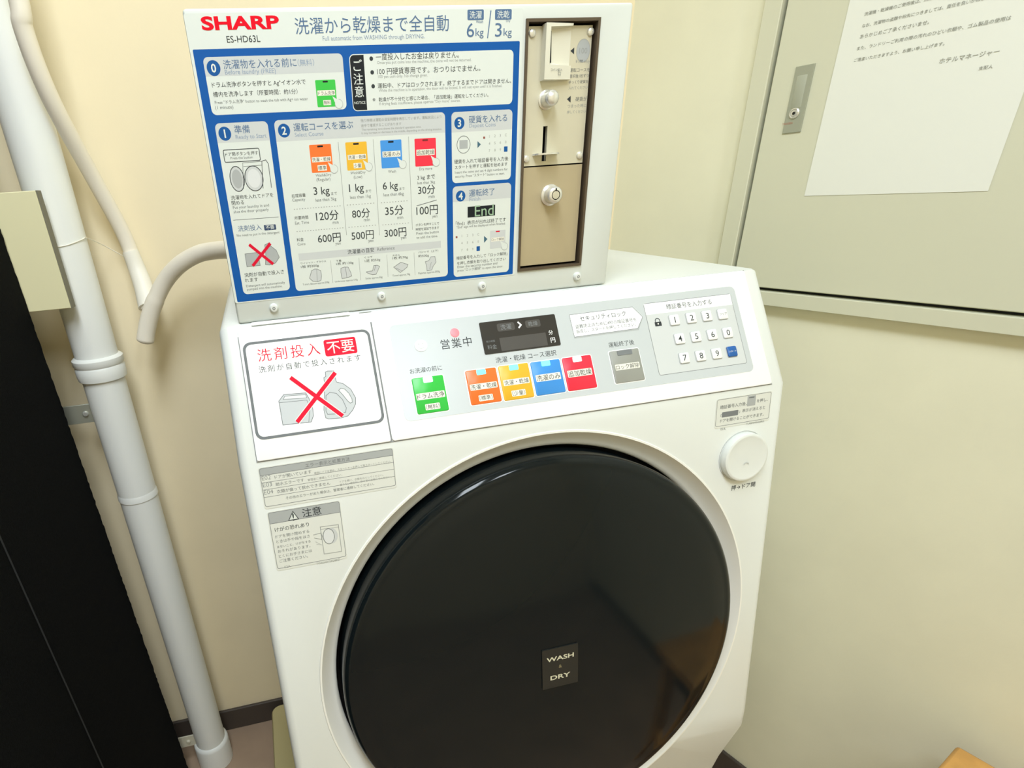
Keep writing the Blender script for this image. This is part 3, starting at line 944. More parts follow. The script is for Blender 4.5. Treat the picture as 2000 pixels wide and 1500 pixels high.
for s_, Z, x, y in (('0', A1, 315, 625), ('1', A1, 418, 1225), ('2', A5, 193, 196), ('3', A7, 150, 165), ('4', A7, 160, 742)):
    cu, cv = FC.uv(*Z(x, y))
    L.ctext(FC, s_, cu, cv, None, PAPERW, .0012, .02, height=.0062)
T(A1, '洗濯物を入れる前に', (410, 638), (1078, 610), BINK, .002)
T(A1, '（無料）', (1088, 612), (1238, 602), BINK2)
T(A1, 'Before laundry (FREE)', (425, 700), (888, 680), BINK2)
T(A1, 'ドラム洗浄ボタンを押すと Ag⁺イオン水で', (305, 812), (1160, 782))
T(A1, '槽内を洗浄します（所要時間：約1分）', (315, 892), (1085, 862))
T(A1, 'Press "ドラム洗浄" button to wash the tub with Ag+ ion water', (330, 962), (1180, 925), INK2)
T(A1, '(1 minute)', (335, 1015), (498, 1003), INK2)
for s_, x, y in (('ご', 262, 690), ('注', 268, 835), ('意', 278, 968)):
    cu, cv = FC.uv(*A2(x, y))
    L.ctext(FC, s_, cu, cv, None, PAPERW, .0012, .004, height=.0082, res=3)
cu, cv = FC.uv(*A2(285, 1085)); L.ctext(FC, 'NOTICE', cu, cv, .0098, PAPERW, .0012)
T(A2, '一度投入したお金は戻りません。', (455, 640), (1330, 612))
T(A2, 'Once you put coins into the machine, the coins will not be returned.', (468, 692), (1460, 652), INK3)
T(A2, '100 円硬貨専用です。おつりはでません。', (468, 792), (1555, 752))
T(A2, '100 yen coin only. No change given.', (480, 838), (1000, 815), INK3)
T(A2, '運転中、ドアはロックされます。終了するまでドアは開きません。', (475, 935), (1880, 880))
T(A2, 'While the machine is in operation, the door will be locked. It will not open until it is finished.', (485, 985), (1785, 925), INK3)
T(A2, '※', (420, 1072), (450, 1070), INK2)
T(A2, '乾燥が不十分だと感じた場合、「追加乾燥」運転をしてください。', (485, 1072), (1640, 1028))
T(A2, 'If drying feels insufficient, please operate "Dry more" course.', (490, 1120), (1345, 1085), INK3)
T(A4, '準備', (232, 165), (350, 158), BINK, .002)
T(A4, 'Ready to Start', (242, 215), (478, 203), BINK2)
T(A4, 'ドア開ボタンを押す', (160, 340), (412, 322), INK)
T(A4, 'Press the button', (200, 362), (370, 352), INK2)
T(A4, '洗濯物を入れてドアを', (205, 675), (530, 650))
T(A4, '閉める', (210, 715), (305, 708))
T(A4, 'Put your laundry in and', (220, 752), (497, 730), INK2)
T(A4, 'shut the door properly', (225, 782), (495, 765), INK2)
T(A4, '洗剤投入', (260, 918), (440, 905), BINK)
q = FC.uv(*A4(503, 885)); L.ctext(FC, '不要', q[0], q[1], .0078, PAPERW, .0012, .003)
T(A4, 'No need to put in the detergent', (250, 965), (578, 935), INK2)
T(A4, '洗剤が自動で投入さ', (308, 1268), (612, 1245))
T(A4, 'れます', (312, 1308), (412, 1302))
T(A4, 'Detergent will automatically', (322, 1352), (620, 1325), INK2)
T(A4, 'pumped into the machine.', (328, 1378), (600, 1352), INK2)
T(A5, '運転コースを選ぶ', (300, 212), (945, 168), BINK, .004)
T(A5, 'Select Course', (312, 265), (622, 248), BINK2)
T(A5, '残り時間は運転の目安時間を表示しています。運転状況により', (1025, 105), (1900, 62), INK3)
T(A5, '途中で増減することがあります', (1028, 160), (1465, 138), INK3)
T(A5, 'The remaining time shows the standard operation time.', (1035, 205), (1680, 172), INK3)
T(A5, 'It may increase or decrease in the middle, depending on the driving situation.', (1035, 240), (1905, 198), INK3)
for s_, a, c_ in (('Wash&Dry', (538, 705), (705, 695)), ('(Regular)', (548, 755), (697, 745)), ('Wash&Dry', (915, 678), (1078, 668)), ('(Low)', (950, 725), (1042, 720)),
                  ('Wash', (1322, 655), (1408, 650)), ('Dry more', (1660, 635), (1800, 627))):
    T(A5, s_, a, c_, INK2)
for s_, a, c_, tp in (('3 kg', (520, 920), (692, 908), (520, 832)), ('1 kg', (903, 890), (1062, 880), (903, 808)), ('6 kg', (1268, 862), (1430, 850), (1268, 785))):
    T(A5, s_, a, c_, INK, .004, None, 3)
for a, c_ in (((705, 895), (768, 890)), ((1080, 868), (1138, 864)), ((1445, 842), (1500, 838))):
    T(A5, 'まで', a, c_, INK2)
for s_, a, c_ in (('less than 3kg', (538, 978), (762, 960)), ('less than 1kg', (912, 948), (1135, 930)), ('less than 6kg', (1275, 920), (1492, 905)),
                  ('less than 3kg', (1640, 788), (1830, 775)), ('min', (1762, 928), (1826, 924))):
    T(A5, s_, a, c_, INK2)
T(A5, '3 kg まで', (1640, 742), (1830, 725), INK, .004)
T(A5, '30分', (1648, 892), (1832, 880), INK, .004, None, 3)
T(A5, '100円', (1630, 1118), (1862, 1102), INK, .004, None, 3)
T(A5, 'yen', (1800, 1150), (1855, 1146), INK2)
T(A5, '処理容量', (278, 925), (428, 912), INK); T(A5, 'Capacity', (285, 975), (425, 965), INK2)
T(A5, '所要時間', (310, 1165), (457, 1152), INK); T(A5, 'Est. Time', (315, 1215), (465, 1203), INK2)
T(A5, '120分', (545, 1180), (790, 1162), INK, .004, None, 3); T(A5, 'min', (722, 1208), (786, 1204), INK2)
T(A5, '80分', (935, 1150), (1128, 1135), INK, .004, None, 3); T(A5, 'min', (1060, 1180), (1125, 1176), INK2)
T(A5, '35分', (1292, 1122), (1490, 1105), INK, .004, None, 3); T(A5, 'min', (1422, 1155), (1485, 1150), INK2)
T(A6, '600円', (362, 322), (625, 308), INK, .004, None, 3); T(A6, 'yen', (560, 355), (622, 350), INK2)
T(A6, '500円', (748, 290), (1003, 275), INK, .004, None, 3); T(A6, 'yen', (938, 322), (1000, 318), INK2)
T(A6, '300円', (1125, 258), (1375, 245), INK, .004, None, 3); T(A6, 'yen', (1310, 288), (1372, 283), INK2)
T(A6, '料金', (118, 305), (195, 298), INK); T(A6, 'Coins', (125, 350), (215, 343), INK2)
T(A6, 'ボタンを押すことで', (1482, 130), (1750, 110)); T(A6, '時間を追加できます', (1482, 180), (1750, 160))
T(A6, 'Press the button', (1488, 225), (1745, 208), INK2); T(A6, 'to add the time.', (1490, 272), (1735, 255), INK2)
T(A6, '洗濯量の目安', (700, 448), (1005, 428), INK, .004); T(A6, 'Reference', (1040, 412), (1240, 395), INK2)
for s_, a, c_ in (('ワイシャツ・ブラウス', (160, 565), (452, 542)), ('1枚 約200g', (165, 615), (370, 600)), ('下着', (565, 540), (628, 535)), ('1枚 約130g', (570, 582), (768, 565)),
                  ('くつ下', (893, 500), (985, 492)), ('1足 約50g', (898, 548), (1075, 532)), ('タオル', (1213, 475), (1300, 468)), ('1枚 約70g', (1215, 518), (1390, 500)),
                  ('パジャマ（上下）', (1510, 440), (1740, 422)), ('約500g', (1512, 492), (1632, 482))):
    L.text(FC, s_, A6(*a), A6(*c_), INK, .0012, k=.74)
for s_, a, c_ in (('T-shirt, Blouse approx.200g', (185, 815), (490, 785)), ('Underwear approx.130g', (555, 780), (815, 755)), ('Socks approx.50g', (905, 745), (1100, 728)),
                  ('Towel approx.70g', (1215, 712), (1418, 695)), ('Pajamas approx.500g', (1512, 685), (1758, 665))):
    T(A6, s_, a, c_, INK2)
T(A7, '硬貨を入れる', (225, 170), (528, 148), BINK, .004); T(A7, 'Deposit Coins', (228, 212), (437, 198), BINK2)
T(A7, '硬貨を入れて暗証番号を入力後', (110, 490), (536, 460)); T(A7, 'スタートを押すと運転を始めます', (114, 532), (530, 502))
T(A7, 'Insert the coins and set 4 digit numbers for', (115, 575), (532, 540), INK2); T(A7, 'security. Press "スタート" button to start.', (117, 605), (508, 575), INK2)
T(A7, '運転終了', (226, 748), (428, 735), BINK, .004); T(A7, 'Finish', (230, 785), (315, 778), BINK2)
L.text(FC, 'End', A7(272, 902), A7(420, 893), mat('led_green_print', (150, 180, 150), .4), .0014, 0, None, 3)
T(A7, '「End」表示が出れば終了です', (122, 975), (518, 945)); T(A7, '"End" sign will be displayed when finished.', (128, 1005), (515, 972), INK2)
T(A7, '暗証番号を入力して「ロック解除」', (128, 1245), (530, 1212)); T(A7, 'を押し衣類を取り出してください', (132, 1285), (515, 1255))
T(A7, 'Enter the security number and', (135, 1318), (450, 1290), INK2); T(A7, 'press "ロック解除" to open the door.', (135, 1345), (495, 1312), INK2)
L.build('sheet_lettering', sheet)

# coin mechanism
B = .0016
mod = MB()
e_ = .0024
o4 = [(MOD[0], MOD[1]), (MOD[2], MOD[1]), (MOD[2], MOD[3]), (MOD[0], MOD[3])]
i4 = [(MOD[0] + e_, MOD[1] + e_), (MOD[2] - e_, MOD[1] + e_), (MOD[2] - e_, MOD[3] - e_), (MOD[0] + e_, MOD[3] - e_)]
n_ = 4
V = [FC.P(u, v, B) for u, v in o4] + [FC.P(u, v, B) for u, v in i4] + [FC.P(u, v, -.0185) for u, v in o4] + [FC.P(u, v, -.0185) for u, v in i4]
fs = []
for k in range(4):
    w_ = (k + 1) % 4
    fs += [(k, w_, 4 + w_, 4 + k), (8 + k, 8 + w_, w_, k), (4 + k, 4 + w_, 12 + w_, 12 + k)]
mod.add(V, fs, FRAMEB)
mod.add([FC.P(u, v, -.0185) for u, v in o4], [(0, 1, 2, 3)], DARK)
frame_o = mod.build('coin_module_frame', cbx)
up = rect(FC, A3(158, 237), A8(772, 192))
lw = rect(FC, A8(107, 262), A8(690, 1250))
gp = .0045
ux0, ux1 = MOD[0] + gp, MOD[2] - gp
split = (up[1] + lw[3]) / 2
L = MB()
slot = rect(FC, A3(320, 1228), A8(378, 182))
su = (FC.uv(*A3(345, 1300))[0] + FC.uv(*A8(352, 130))[0]) / 2
PU = [ux0, split + .0006, ux1, MOD[3] - gp]
# plate with a real slot
L.prism(FC, [(PU[0], PU[1]), (PU[2], PU[1]), (PU[2], PU[3]), (PU[0], PU[3])], STEEL, -.008, -.004)
pl = L.build('coin_mechanism_plate', cbx)
c = MB(); c.prism(FC, [(su - .0022, slot[1]), (su + .0022, slot[1]), (su + .0022, slot[3]), (su - .0022, slot[3])], DARK, -.02, .02)
cut(pl, c)
L = MB()
L.prism(FC, [(PU[0], MOD[1] + gp), (PU[2], MOD[1] + gp), (PU[2], split - .0006), (PU[0], split - .0006)], BRONZE, -.008, -.004)
cash = L.build('cash_box_door', cbx)
HP = -.004
for x, y, Z in ((215, 315, A3), (788, 300, A3), (165, 162, A8), (728, 122, A8)):
    cu, cv = FC.uv(*Z(x, y))
    L = MB(); L.lathe(FC, cu, cv, [(.0034, HP), (.0034, HP + .0004), (.0029, HP + .0016), (.0015, HP + .0022)], CHROME, 20, cap1=True)
    L.build('rivet', cbx)
# acceptor block with a slanted slot
L = MB()
q = rect(FC, A3(312, 235), A3(600, 780))
q = (FC.uv(*A3(305, 500))[0], FC.uv(*A3(310, 785))[1], FC.uv(*A3(585, 500))[0], FC.uv(*A3(320, 232))[1])
w_, hh = q[2] - q[0], q[3] - q[1]
D_ = .0085
def Q(fx, fy, h_):
    return FC.P(q[0] + w_ * fx, q[1] + hh * fy, HP + h_)
# body: thick on the left, cheek sloping back on the right where the coin is pushed in
bv = [Q(0, 0, 0), Q(1, 0, 0), Q(1, 1, 0), Q(0, 1, 0), Q(0, 0, D_), Q(1, 0, D_ * .45), Q(1, .25, D_ * .45), Q(.16, .27, D_), Q(.16, .93, D_), Q(1, .96, D_ * .45), Q(1, 1, D_ * .5), Q(0, 1, D_),
      Q(.26, .32, D_ * .35), Q(.26, .90, D_ * .35), Q(1, .25, 0.0004), Q(1, .96, .0004)]
L.add(bv, [(0, 4, 11, 3), (0, 1, 5, 4), (3, 11, 10, 2), (4, 5, 6, 7), (4, 7, 8, 11), (8, 9, 10, 11), (7, 12, 13, 8), (7, 6, 14, 12), (13, 15, 9, 8), (12, 14, 15, 13), (1, 14, 6, 5), (1, 2, 15, 14), (2, 10, 9, 15), (0, 3, 2, 1)], PLAST)
L.add([Q(.25, .30, D_ * .40), Q(.31, .32, D_ * .36), Q(.27, .88, D_ * .38), Q(.20, .90, D_ * .45)], [(0, 1, 2, 3)], DARK)
acc = L.build('coin_acceptor', cbx, label='plastic coin inlet block')
L = MB()
# printed words on its lower lip
hx = D_ * .78
def lip_text(s_, fx, fy, wid):
    V_, f_, x0, x1, y0, y1 = text_shape(s_, 0, 2)
    sc = wid / (x1 - x0)
    L.add([Q(fx + (x - x0) * sc / w_, fy + (y - y0) * sc / hh, D_ * (1 - .55 * (fx + (x - x0) * sc / w_)) + .0006) for x, y in V_], f_, INK2)
lip_text('コイン投入', .22, .145, .0125)
lip_text('口', .52, .07, .0026)
L.build('inlet_lettering', acc)
# coin picture, arrows and words on the plate
L = MB().ink(HP, .3)
cu, cv = FC.uv(*A3(718, 485))
L.poly(FC, circle(cu, cv, .0067, 32, .0088), MGREY, HP + .0003)
L.stroke(FC, circle(cu, cv, .0067, 32, .0088), .0003, INK3, HP + .0004, True)
L.ctext(FC, '100', cu, cv, .008, INK3, HP + .0005)
for x, y in ((592, 487), (557, 962)):
    L.poly(FC, P_(FC, A3, (x, y), (x + 38, y - 34), (x + 36, y + 34)), INK, HP + .0003)
for s_, a, c_, M in (('¥100 only', (642, 618), (780, 612), INK3), ('運転コースを', (585, 698), (780, 690), INK2), ('選択後1枚ずつ', (580, 755), (772, 748), INK2), ('ゆっくり硬貨を', (575, 812), (765, 804), INK2),
                     ('入れてください', (572, 868), (760, 862), INK3), ('硬貨が', (640, 985), (752, 980), INK2), ('つまった時に', (562, 1048), (745, 1042), INK3), ('押してください', (557, 1105), (740, 1098), INK3)):
    L.text(FC, s_, A3(*a), A3(*c_), M, HP + .0003)
L.build('plate_lettering', pl)
# return button, slot lip
L = MB()
cu, cv = FC.uv(*A3(385, 960), .006)
L.lathe(FC, cu, cv, [(.0082, HP), (.0082, HP + .0012), (.0068, HP + .0018), (.0068, HP + .010), (.0062, HP + .0125), (.0045, HP + .0143), (.002, HP + .015)], CHROME, 32, cap1=True)
L.build('return_button', cbx)
L = MB()
ca, cb_ = FC.uv(*A8(250, 110), .004), FC.uv(*A8(515, 95), .004)
cm, cv = (ca[0] + cb_[0]) / 2, (ca[1] + cb_[1]) / 2 - .0004
pts = [(ca[0], 0.0), (ca[0] + .002, .004)] + [(cm + (cb_[0] - ca[0]) / 2 * math.cos(a), .003 + .008 * math.sin(a)) for a in [math.pi * (1 - k / 10) for k in range(1, 10)]] + [(cb_[0] - .002, .004), (cb_[0], 0.0)]
V = [FC.P(u, cv - .0007, HP + h_) for u, h_ in pts] + [FC.P(u, cv + .0007, HP + h_) for u, h_ in pts]
n = len(pts)
L.add(V, [tuple(range(n)), tuple(reversed(range(n, 2 * n)))] + [(k, n + k, n + (k + 1) % n, (k + 1) % n) for k in range(n)], CHROME)
L.build('coin_return_lip', cbx)
# tubular lock of the cash box
L = MB()
cu, cv = FC.uv(*A8(455, 540), .008)
L.lathe(FC, cu, cv, [(.0098, HP), (.0098, HP + .0016), (.0078, HP + .003), (.0076, HP + .0115), (.0064, HP + .0128), (.0044, HP + .013)], CHROME, 36)
L.lathe(FC, cu, cv, [(.0044, HP + .013), (.0042, HP + .0105)], DARK, 36)
L.lathe(FC, cu, cv, [(.0042, HP + .0105), (.0036, HP + .0105)], DARK, 36)
L.lathe(FC, cu, cv, [(.0036, HP + .0105), (.0036, HP + .013), (.001, HP + .0131)], STEEL, 36, cap1=True)
L.prism(FC, [(cu - .0006, cv + .0036), (cu + .0006, cv + .0036), (cu + .0006, cv + .006), (cu - .0006, cv + .006)], DARK, HP + .0126, HP + .0133)
L.build('cash_lock', cash)
# screw caps along the bottom
for x, y in ((535, 602), (746, 579), (943, 559), (1129, 540)):
    cu, cv = FC.uv(x, y, .003)
    L = MB()
    L.lathe(FC, cu, cv, [(.0042, 0), (.0040, .0022), (.003, .0036), (.0012, .0038)], WHITE, 24, cap1=True)
    L.stroke(FC, circle(cu, cv, .0011, 12), .0006, OUTL, .0041, True)
    L.build('screw_cap', cbx)

# ------------------------------------------------------------------ wall cabinet on the right wall
CAB = mat('cabinet_beige_enamel', (212, 213, 192), 0.45, bump=(500, .03, .0004))
FH = .017
zb = FW.uv(1760, 629, FH)[1]
zt = FW.uv(1760, 597, FH)[1]
ul = FW.uv(1493, 0, FH)[0]
ul = (ul + FW.uv(1400, 520, FH)[0]) / 2
ui = (FW.uv(1527, 0, FH)[0] + FW.uv(1430, 520, FH)[0]) / 2
ur, vt = ul + .72, 2.02
q = FW.P((ul + ur) / 2, zb)
cab = thing('wall_cabinet', 'beige steel cabinet with flush lock set into the right wall', 'cabinet', q)
L = MB()
fw = zt - zb
o4 = [(ul, zb), (ur, zb), (ur, vt), (ul, vt)]
i4 = [(ui, zt), (ur - (ui - ul), zt), (ur - (ui - ul), vt - fw), (ui, vt - fw)]
V = [FW.P(u, v, FH) for u, v in o4] + [FW.P(u, v, FH) for u, v in i4] + [FW.P(u, v, .0) for u, v in o4] + [FW.P(u, v, .001) for u, v in i4]
fs = []
for k in range(4):
    w_ = (k + 1) % 4
    fs += [(k, w_, 4 + w_, 4 + k), (8 + k, 8 + w_, w_, k), (4 + k, 4 + w_, 12 + w_, 12 + k)]
L.add(V, fs, CAB)
L.add([FW.P(u, v, .001) for u, v in i4], [(0, 1, 2, 3)], DARK)
L.build('frame', cab, bevel=.001)
L = MB()
gA = .0028
DH = FH - .004
L.prism(FW, [(ui + gA + .0022, zt + gA + .0022), (i4[1][0] - gA, zt + gA + .0022), (i4[1][0] - gA, i4[2][1] - gA), (ui + gA + .0022, i4[2][1] - gA)], CAB, .0015, DH, bev=.0012)
cdoor = L.build('cabinet_door', cab)
HS = mat('handle_satin_metal', (168, 172, 156), .5, metal=.3)
a_, c_ = FW.uv(1557, 130, DH), FW.uv(1564, 257, DH)
hb_ = FW.uv(1594, 124, DH), FW.uv(1528, 262, DH)
hu0, hu1 = (a_[0] + hb_[1][0]) / 2, (hb_[0][0] + c_[0]) / 2
hv0, hv1 = (hb_[1][1] + c_[1]) / 2, (a_[1] + hb_[0][1]) / 2
L = MB()
L.prism(FW, [(hu0, hv0), (hu1, hv0), (hu1, hv1), (hu0, hv1)], HS, DH, DH + .002, bev=.0004)
L.prism(FW, rounded(hu0 + .0045, hv0 + (hv1 - hv0) * .38, hu1 - .0065, hv1 - (hv1 - hv0) * .14, .001), mat('lever_satin_metal', (176, 180, 164), .6, metal=.15, spec=.2), DH + .002, DH + .0026, bev=.0004)
cz_ = zoom(1480, 80, 180 / 1350)
kc = FW.uv(*cz_(550, 1060), DH)
L.lathe(FW, kc[0], kc[1], [(.0066, DH + .002), (.0066, DH + .0034), (.0054, DH + .0042), (.0046, DH + .003), (.0036, DH + .003), (.0036, DH + .004), (.0022, DH + .0042)], CHROME, 32, cap1=True)
L.lathe(FW, kc[0], kc[1], [(.0021, DH + .0043), (.0003, DH + .0044)], DARK, 20, cap1=True)
L.text(FW, 'TAKIGEN', cz_(440, 1232), cz_(590, 1215), mat('print_rust_red', (176, 116, 92), .5), DH + .00215, .01)
L.build('door_handle', cdoor, label='satin metal flush handle with key cylinder')

# notice on the cabinet door
NP = mat('notice_paper', (232, 235, 228), .8)
NI = mat('notice_ink', (146, 148, 140), .8)
nt_ = zoom(1620, 0, .19)
n0, n1 = FW.uv(1574, 382, DH), FW.uv(1930, 374, DH)
nu0 = (n0[0] + FW.uv(1658, 0, DH)[0]) / 2
nu1 = (n1[0] + FW.uv(2000, 179, DH)[0]) / 2
nv0 = (n0[1] + n1[1]) / 2
nv1 = nv0 + (nu1 - nu0) * 1.414
L = MB()
# a very slightly wavy sheet
gx, gy = 10, 14
V, fs = [], []
def wave(fu, fv):
    return DH + .0006 + .0005 * (math.sin(fu * 5.0 + 1) * .5 + .5) * (1 - abs(2 * fv - 1)) * .8
for j in range(gy + 1):
    for i in range(gx + 1):
        fu, fv = i / gx, j / gy
        V.append(FW.P(nu0 + (nu1 - nu0) * fu, nv0 + (nv1 - nv0) * fv, wave(fu, fv)))
for j in range(gy):
    for i in range(gx):
        fs.append((j * (gx + 1) + i, j * (gx + 1) + i + 1, (j + 1) * (gx + 1) + i + 1, (j + 1) * (gx + 1) + i))
L.add(V, fs, NP, True)
note = L.build('paper_notice')
tag(note, 'white paper notice with printed Japanese lines on the beige cabinet door', 'notice')
L = MB()
for s_, a, c_ in (('洗濯機・乾燥機のご使用後は、洗濯物をお早めにお取り出しください。', (415, 160), (1900, -165)),
                  ('なお、洗濯物の盗難や紛失につきましては、責任を負いかねます。', (390, 285), (1720, 5)),
                  ('あらかじめご了承くださいませ。', (365, 408), (1075, 255)),
                  ('また、ランドリーご利用の際の汚れのひどい衣類や、ゴム製品の使用は', (335, 525), (1910, 215)),
                  ('ご遠慮いただきますよう、お願い申し上げます。', (305, 640), (1230, 478)),
                  ('ホテルマネージャー', (1175, 665), (1790, 560)), ('支配人', (1580, 728), (1725, 705))):
    L.text(FW, s_, nt_(*a), nt_(*c_), NI, DH + .00115, .004)
L.build('notice_lettering', note)

# ------------------------------------------------------------------ white drain pipe in front of the back wall
PVC = mat('white_pvc', (246, 248, 244), .4)
PX_, PY_, PR = -.2860, 1.0, .0335
pp = thing('drain_pipe', 'thick white vertical drain pipe beside the black cabinet', 'pipe', (PX_, PY_, 0))
FPI = Face((PX_, PY_ - PR, 0), (1, 0, 0), (0, 0, 1))
zc = FPI.uv(226, 706)[1]
zc2 = FPI.uv(238, 742)[1]
zj = FPI.uv(292, 980)[1]
zs = FPI.uv(432, 1462)[1]
L = MB(); L.tube([(PX_, PY_, 0.0), (PX_, PY_, CEIL)], PR, PVC, 40)
L.build('pipe', pp)
L = MB()
FZ = Face((PX_, PY_, 0), (1, 0, 0), (0, 1, 0))
L.lathe(FZ, 0, 0, [(PR, zc2 - .001), (PR + .0045, zc2), (PR + .0055, zc2 + .006), (PR + .0055, zc - .012), (PR + .004, zc - .009), (PR + .0062, zc - .006), (PR + .0062, zc + .003), (PR + .003, zc + .006), (PR, zc + .007)], PVC, 40)
L.build('coupling', pp)
L = MB(); L.lathe(FZ, 0, 0, [(PR, zj + .012), (PR + .0012, zj + .008), (PR + .0016, zj), (PR, zj - .001)], PVC, 40)
L.build('joint_band', pp)
L = MB(); L.lathe(FZ, 0, 0, [(PR, zs + .004), (PR + .005, zs), (PR + .006, zs - .006), (PR + .006, .001)], PVC, 40)
L.build('floor_socket', pp)
for (xa, ya), (xb, yb), M in (((135, 828), (193, 787), mat('bracket_zinc', (176, 178, 164), .4, metal=.5)), ((372, 1452), (398, 1432), mat('bracket_white', (210, 205, 185), .4))):
    F_ = Face((PX_, PY_ - .004, 0), (1, 0, 0), (0, 0, 1))
    za = F_.uv((xa + xb) / 2, (ya + yb) / 2)[1]
    L = MB()
    xl = F_.uv(xa - 30, (ya + yb) / 2)[0] - .03
    bh = .0165
    L.prism(F_, [(xl, za - bh), (-PR + .002, za - bh), (-PR + .002, za + bh), (xl, za + bh)], M, 0, .003)
    # arm back to the wall
    L.box((PX_ + xl, PY_ - .004, za - bh), (PX_ + xl + .003, WALLY - .0005, za + bh), M)
    br = L.build('pipe_bracket', pp, bevel=.0005)
    cu = F_.uv(168, 806)[0] if xa == 135 else -PR - .014
    L = MB(); L.lathe(F_, cu, za, [(.0048, .003), (.0048, .005), (.0035, .0066), (.001, .0068)], CHROME if xa == 135 else M, 20, cap1=True)
    L.build('bolt', br)

# hose: down along the pipe, a tight bend, and up behind the coin box
HOSE = mat('hose_cream', (248, 240, 224), .5)
def spline(pts, m_=8):
    out = []
    for k in range(len(pts) - 1):
        p0, p1, p2, p3 = (Vector(pts[max(k - 1, 0)]), Vector(pts[k]), Vector(pts[k + 1]), Vector(pts[min(k + 2, len(pts) - 1)]))
        for q_ in range(m_):
            t_ = q_ / m_
            out.append(.5 * ((2 * p1) + (p2 - p0) * t_ + (2 * p0 - 5 * p1 + 4 * p2 - p3) * t_ * t_ + (3 * p1 - p0 - 3 * p2 + p3) * t_ ** 3))
    out.append(Vector(pts[-1]))
    return out
def at_y(px, py, Y):
    d = ray(px, py)
    return Vector((0, 0, EYE)) + d * (Y / d.y)
hp = [at_y(22, -60, .945) + Vector((.0, .0, .95)), at_y(22, -60, .945) + Vector((0, 0, .3)), at_y(24, -50, .945), at_y(47, 60, .948), at_y(100, 195, .970), at_y(178, 340, 1.018),
      at_y(238, 450, 1.045), at_y(266, 520, 1.045), at_y(282, 570, 1.030), at_y(290, 605, 1.012)]
hp[0].z = CEIL - .002
lower = [at_y(284, 664, 1.000), at_y(286, 648, 1.001), at_y(292, 620, 1.002), at_y(302, 590, 1.002), at_y(322, 550, 1.0), at_y(350, 518, .99), at_y(385, 497, .98), at_y(415, 490, .965), at_y(447, 488, .93),
         at_y(490, 490, .86), at_y(560, 490, .78), at_y(600, 480, CY + .162)]
ho = thing('drain_hose', 'thin cream hose from the ceiling joined to a branch behind the coin box', 'hose', (hp[7].x, hp[7].y, hp[7].z))
hose = MB(); hose.tube(spline(hp), .0118, HOSE, 18)
hose.build('upper_hose', ho)
hose = MB()
sl = spline(lower)
nd = (sl[0] - sl[1]).normalized()
end = [sl[0] + nd * .006, sl[0] + nd * .0045, sl[0] + nd * .0025]
hose.tube(end + sl, [.006, .0105, .0132] + [.0140] * 26 + [.0130] * (len(sl) - 26), HOSE, 18)
hose.build('branch_hose', ho)
L = MB(); tw = spline([at_y(254, 490, 1.046), at_y(268, 526, 1.044), at_y(281, 562, 1.032), at_y(291, 600, 1.014)], 8)
L.tube(tw, [.0126 + .0042 * k / (len(tw) - 1) for k in range(len(tw))], mat('white_tape', (248, 244, 232), .5), 18)
L.build('tape_wrap', ho)
# thin clear tie around the pipe
L = MB()
tp = [(PX_ + (PR + .001) * math.cos(a), PY_ + (PR + .001) * math.sin(a), FPI.uv(165, 472)[1] + .004 * math.cos(a * 2)) for a in [math.pi * (1.02 + .96 * k / 14) for k in range(15)]]
tp.append(tuple(at_y(200, 478, 1.05)))
tp.append(tuple(at_y(246, 503, 1.07)))
L.tube(spline(tp, 4), .0007, mat('clear_tie', (250, 246, 232), .3), 6)
tie = L.build('cable_tie')
tag(tie, 'thin clear plastic tie looped round the white drain pipe', 'tie')

# ------------------------------------------------------------------ black cabinet and cream board on the left
FELT = mat('black_felt', (9, 11, 12), .95, spec=.12, bump=(900, .6, .002), var=(300, .5))
bx = -.34
bc_ = thing('black_cabinet', 'tall black felt covered cabinet at the left edge', 'cabinet', (-.6, .8, 0))
L = MB()
# the far edge is a little frayed
random.seed(2)
N = 280
yb_, yf_ = .958, .08
zt_ = 1.62
V = []
for k in range(N + 1):
    z = zt_ * k / N
    lean_ = -.03 * (z / 1.25)
    V += [(bx + random.uniform(-.0006, .0006), yb_ + lean_ + random.uniform(-.0009, .0009), z), (bx, yb_ + lean_ - .008, z), (bx, yf_ + lean_ * .3, z), (-.93, yf_ + lean_ * .3, z), (-.93, yb_ + lean_, z)]
fs = []
for k in range(N):
    for q_ in range(5):
        w_ = (q_ + 1) % 5
        fs.append((k * 5 + w_, k * 5 + q_, (k + 1) * 5 + q_, (k + 1) * 5 + w_))
fs += [(0, 1, 2, 3, 4), (5 * N + 4, 5 * N + 3, 5 * N + 2, 5 * N + 1, 5 * N)]
L.add(V, fs, FELT)
L.build('carcass', bc_)
L = MB()
ys_ = .645
L.tube([(bx + .0002, ys_ - .03 * .6 * z / 1.25, z) for z in [zt_ * k / 20 for k in range(21)]], .0012, mat('seam_highlight_black', (34, 38, 40), .7), 8)  # seam coloured lighter than the felt, a painted edge highlight
L.build('seam_piping', bc_)

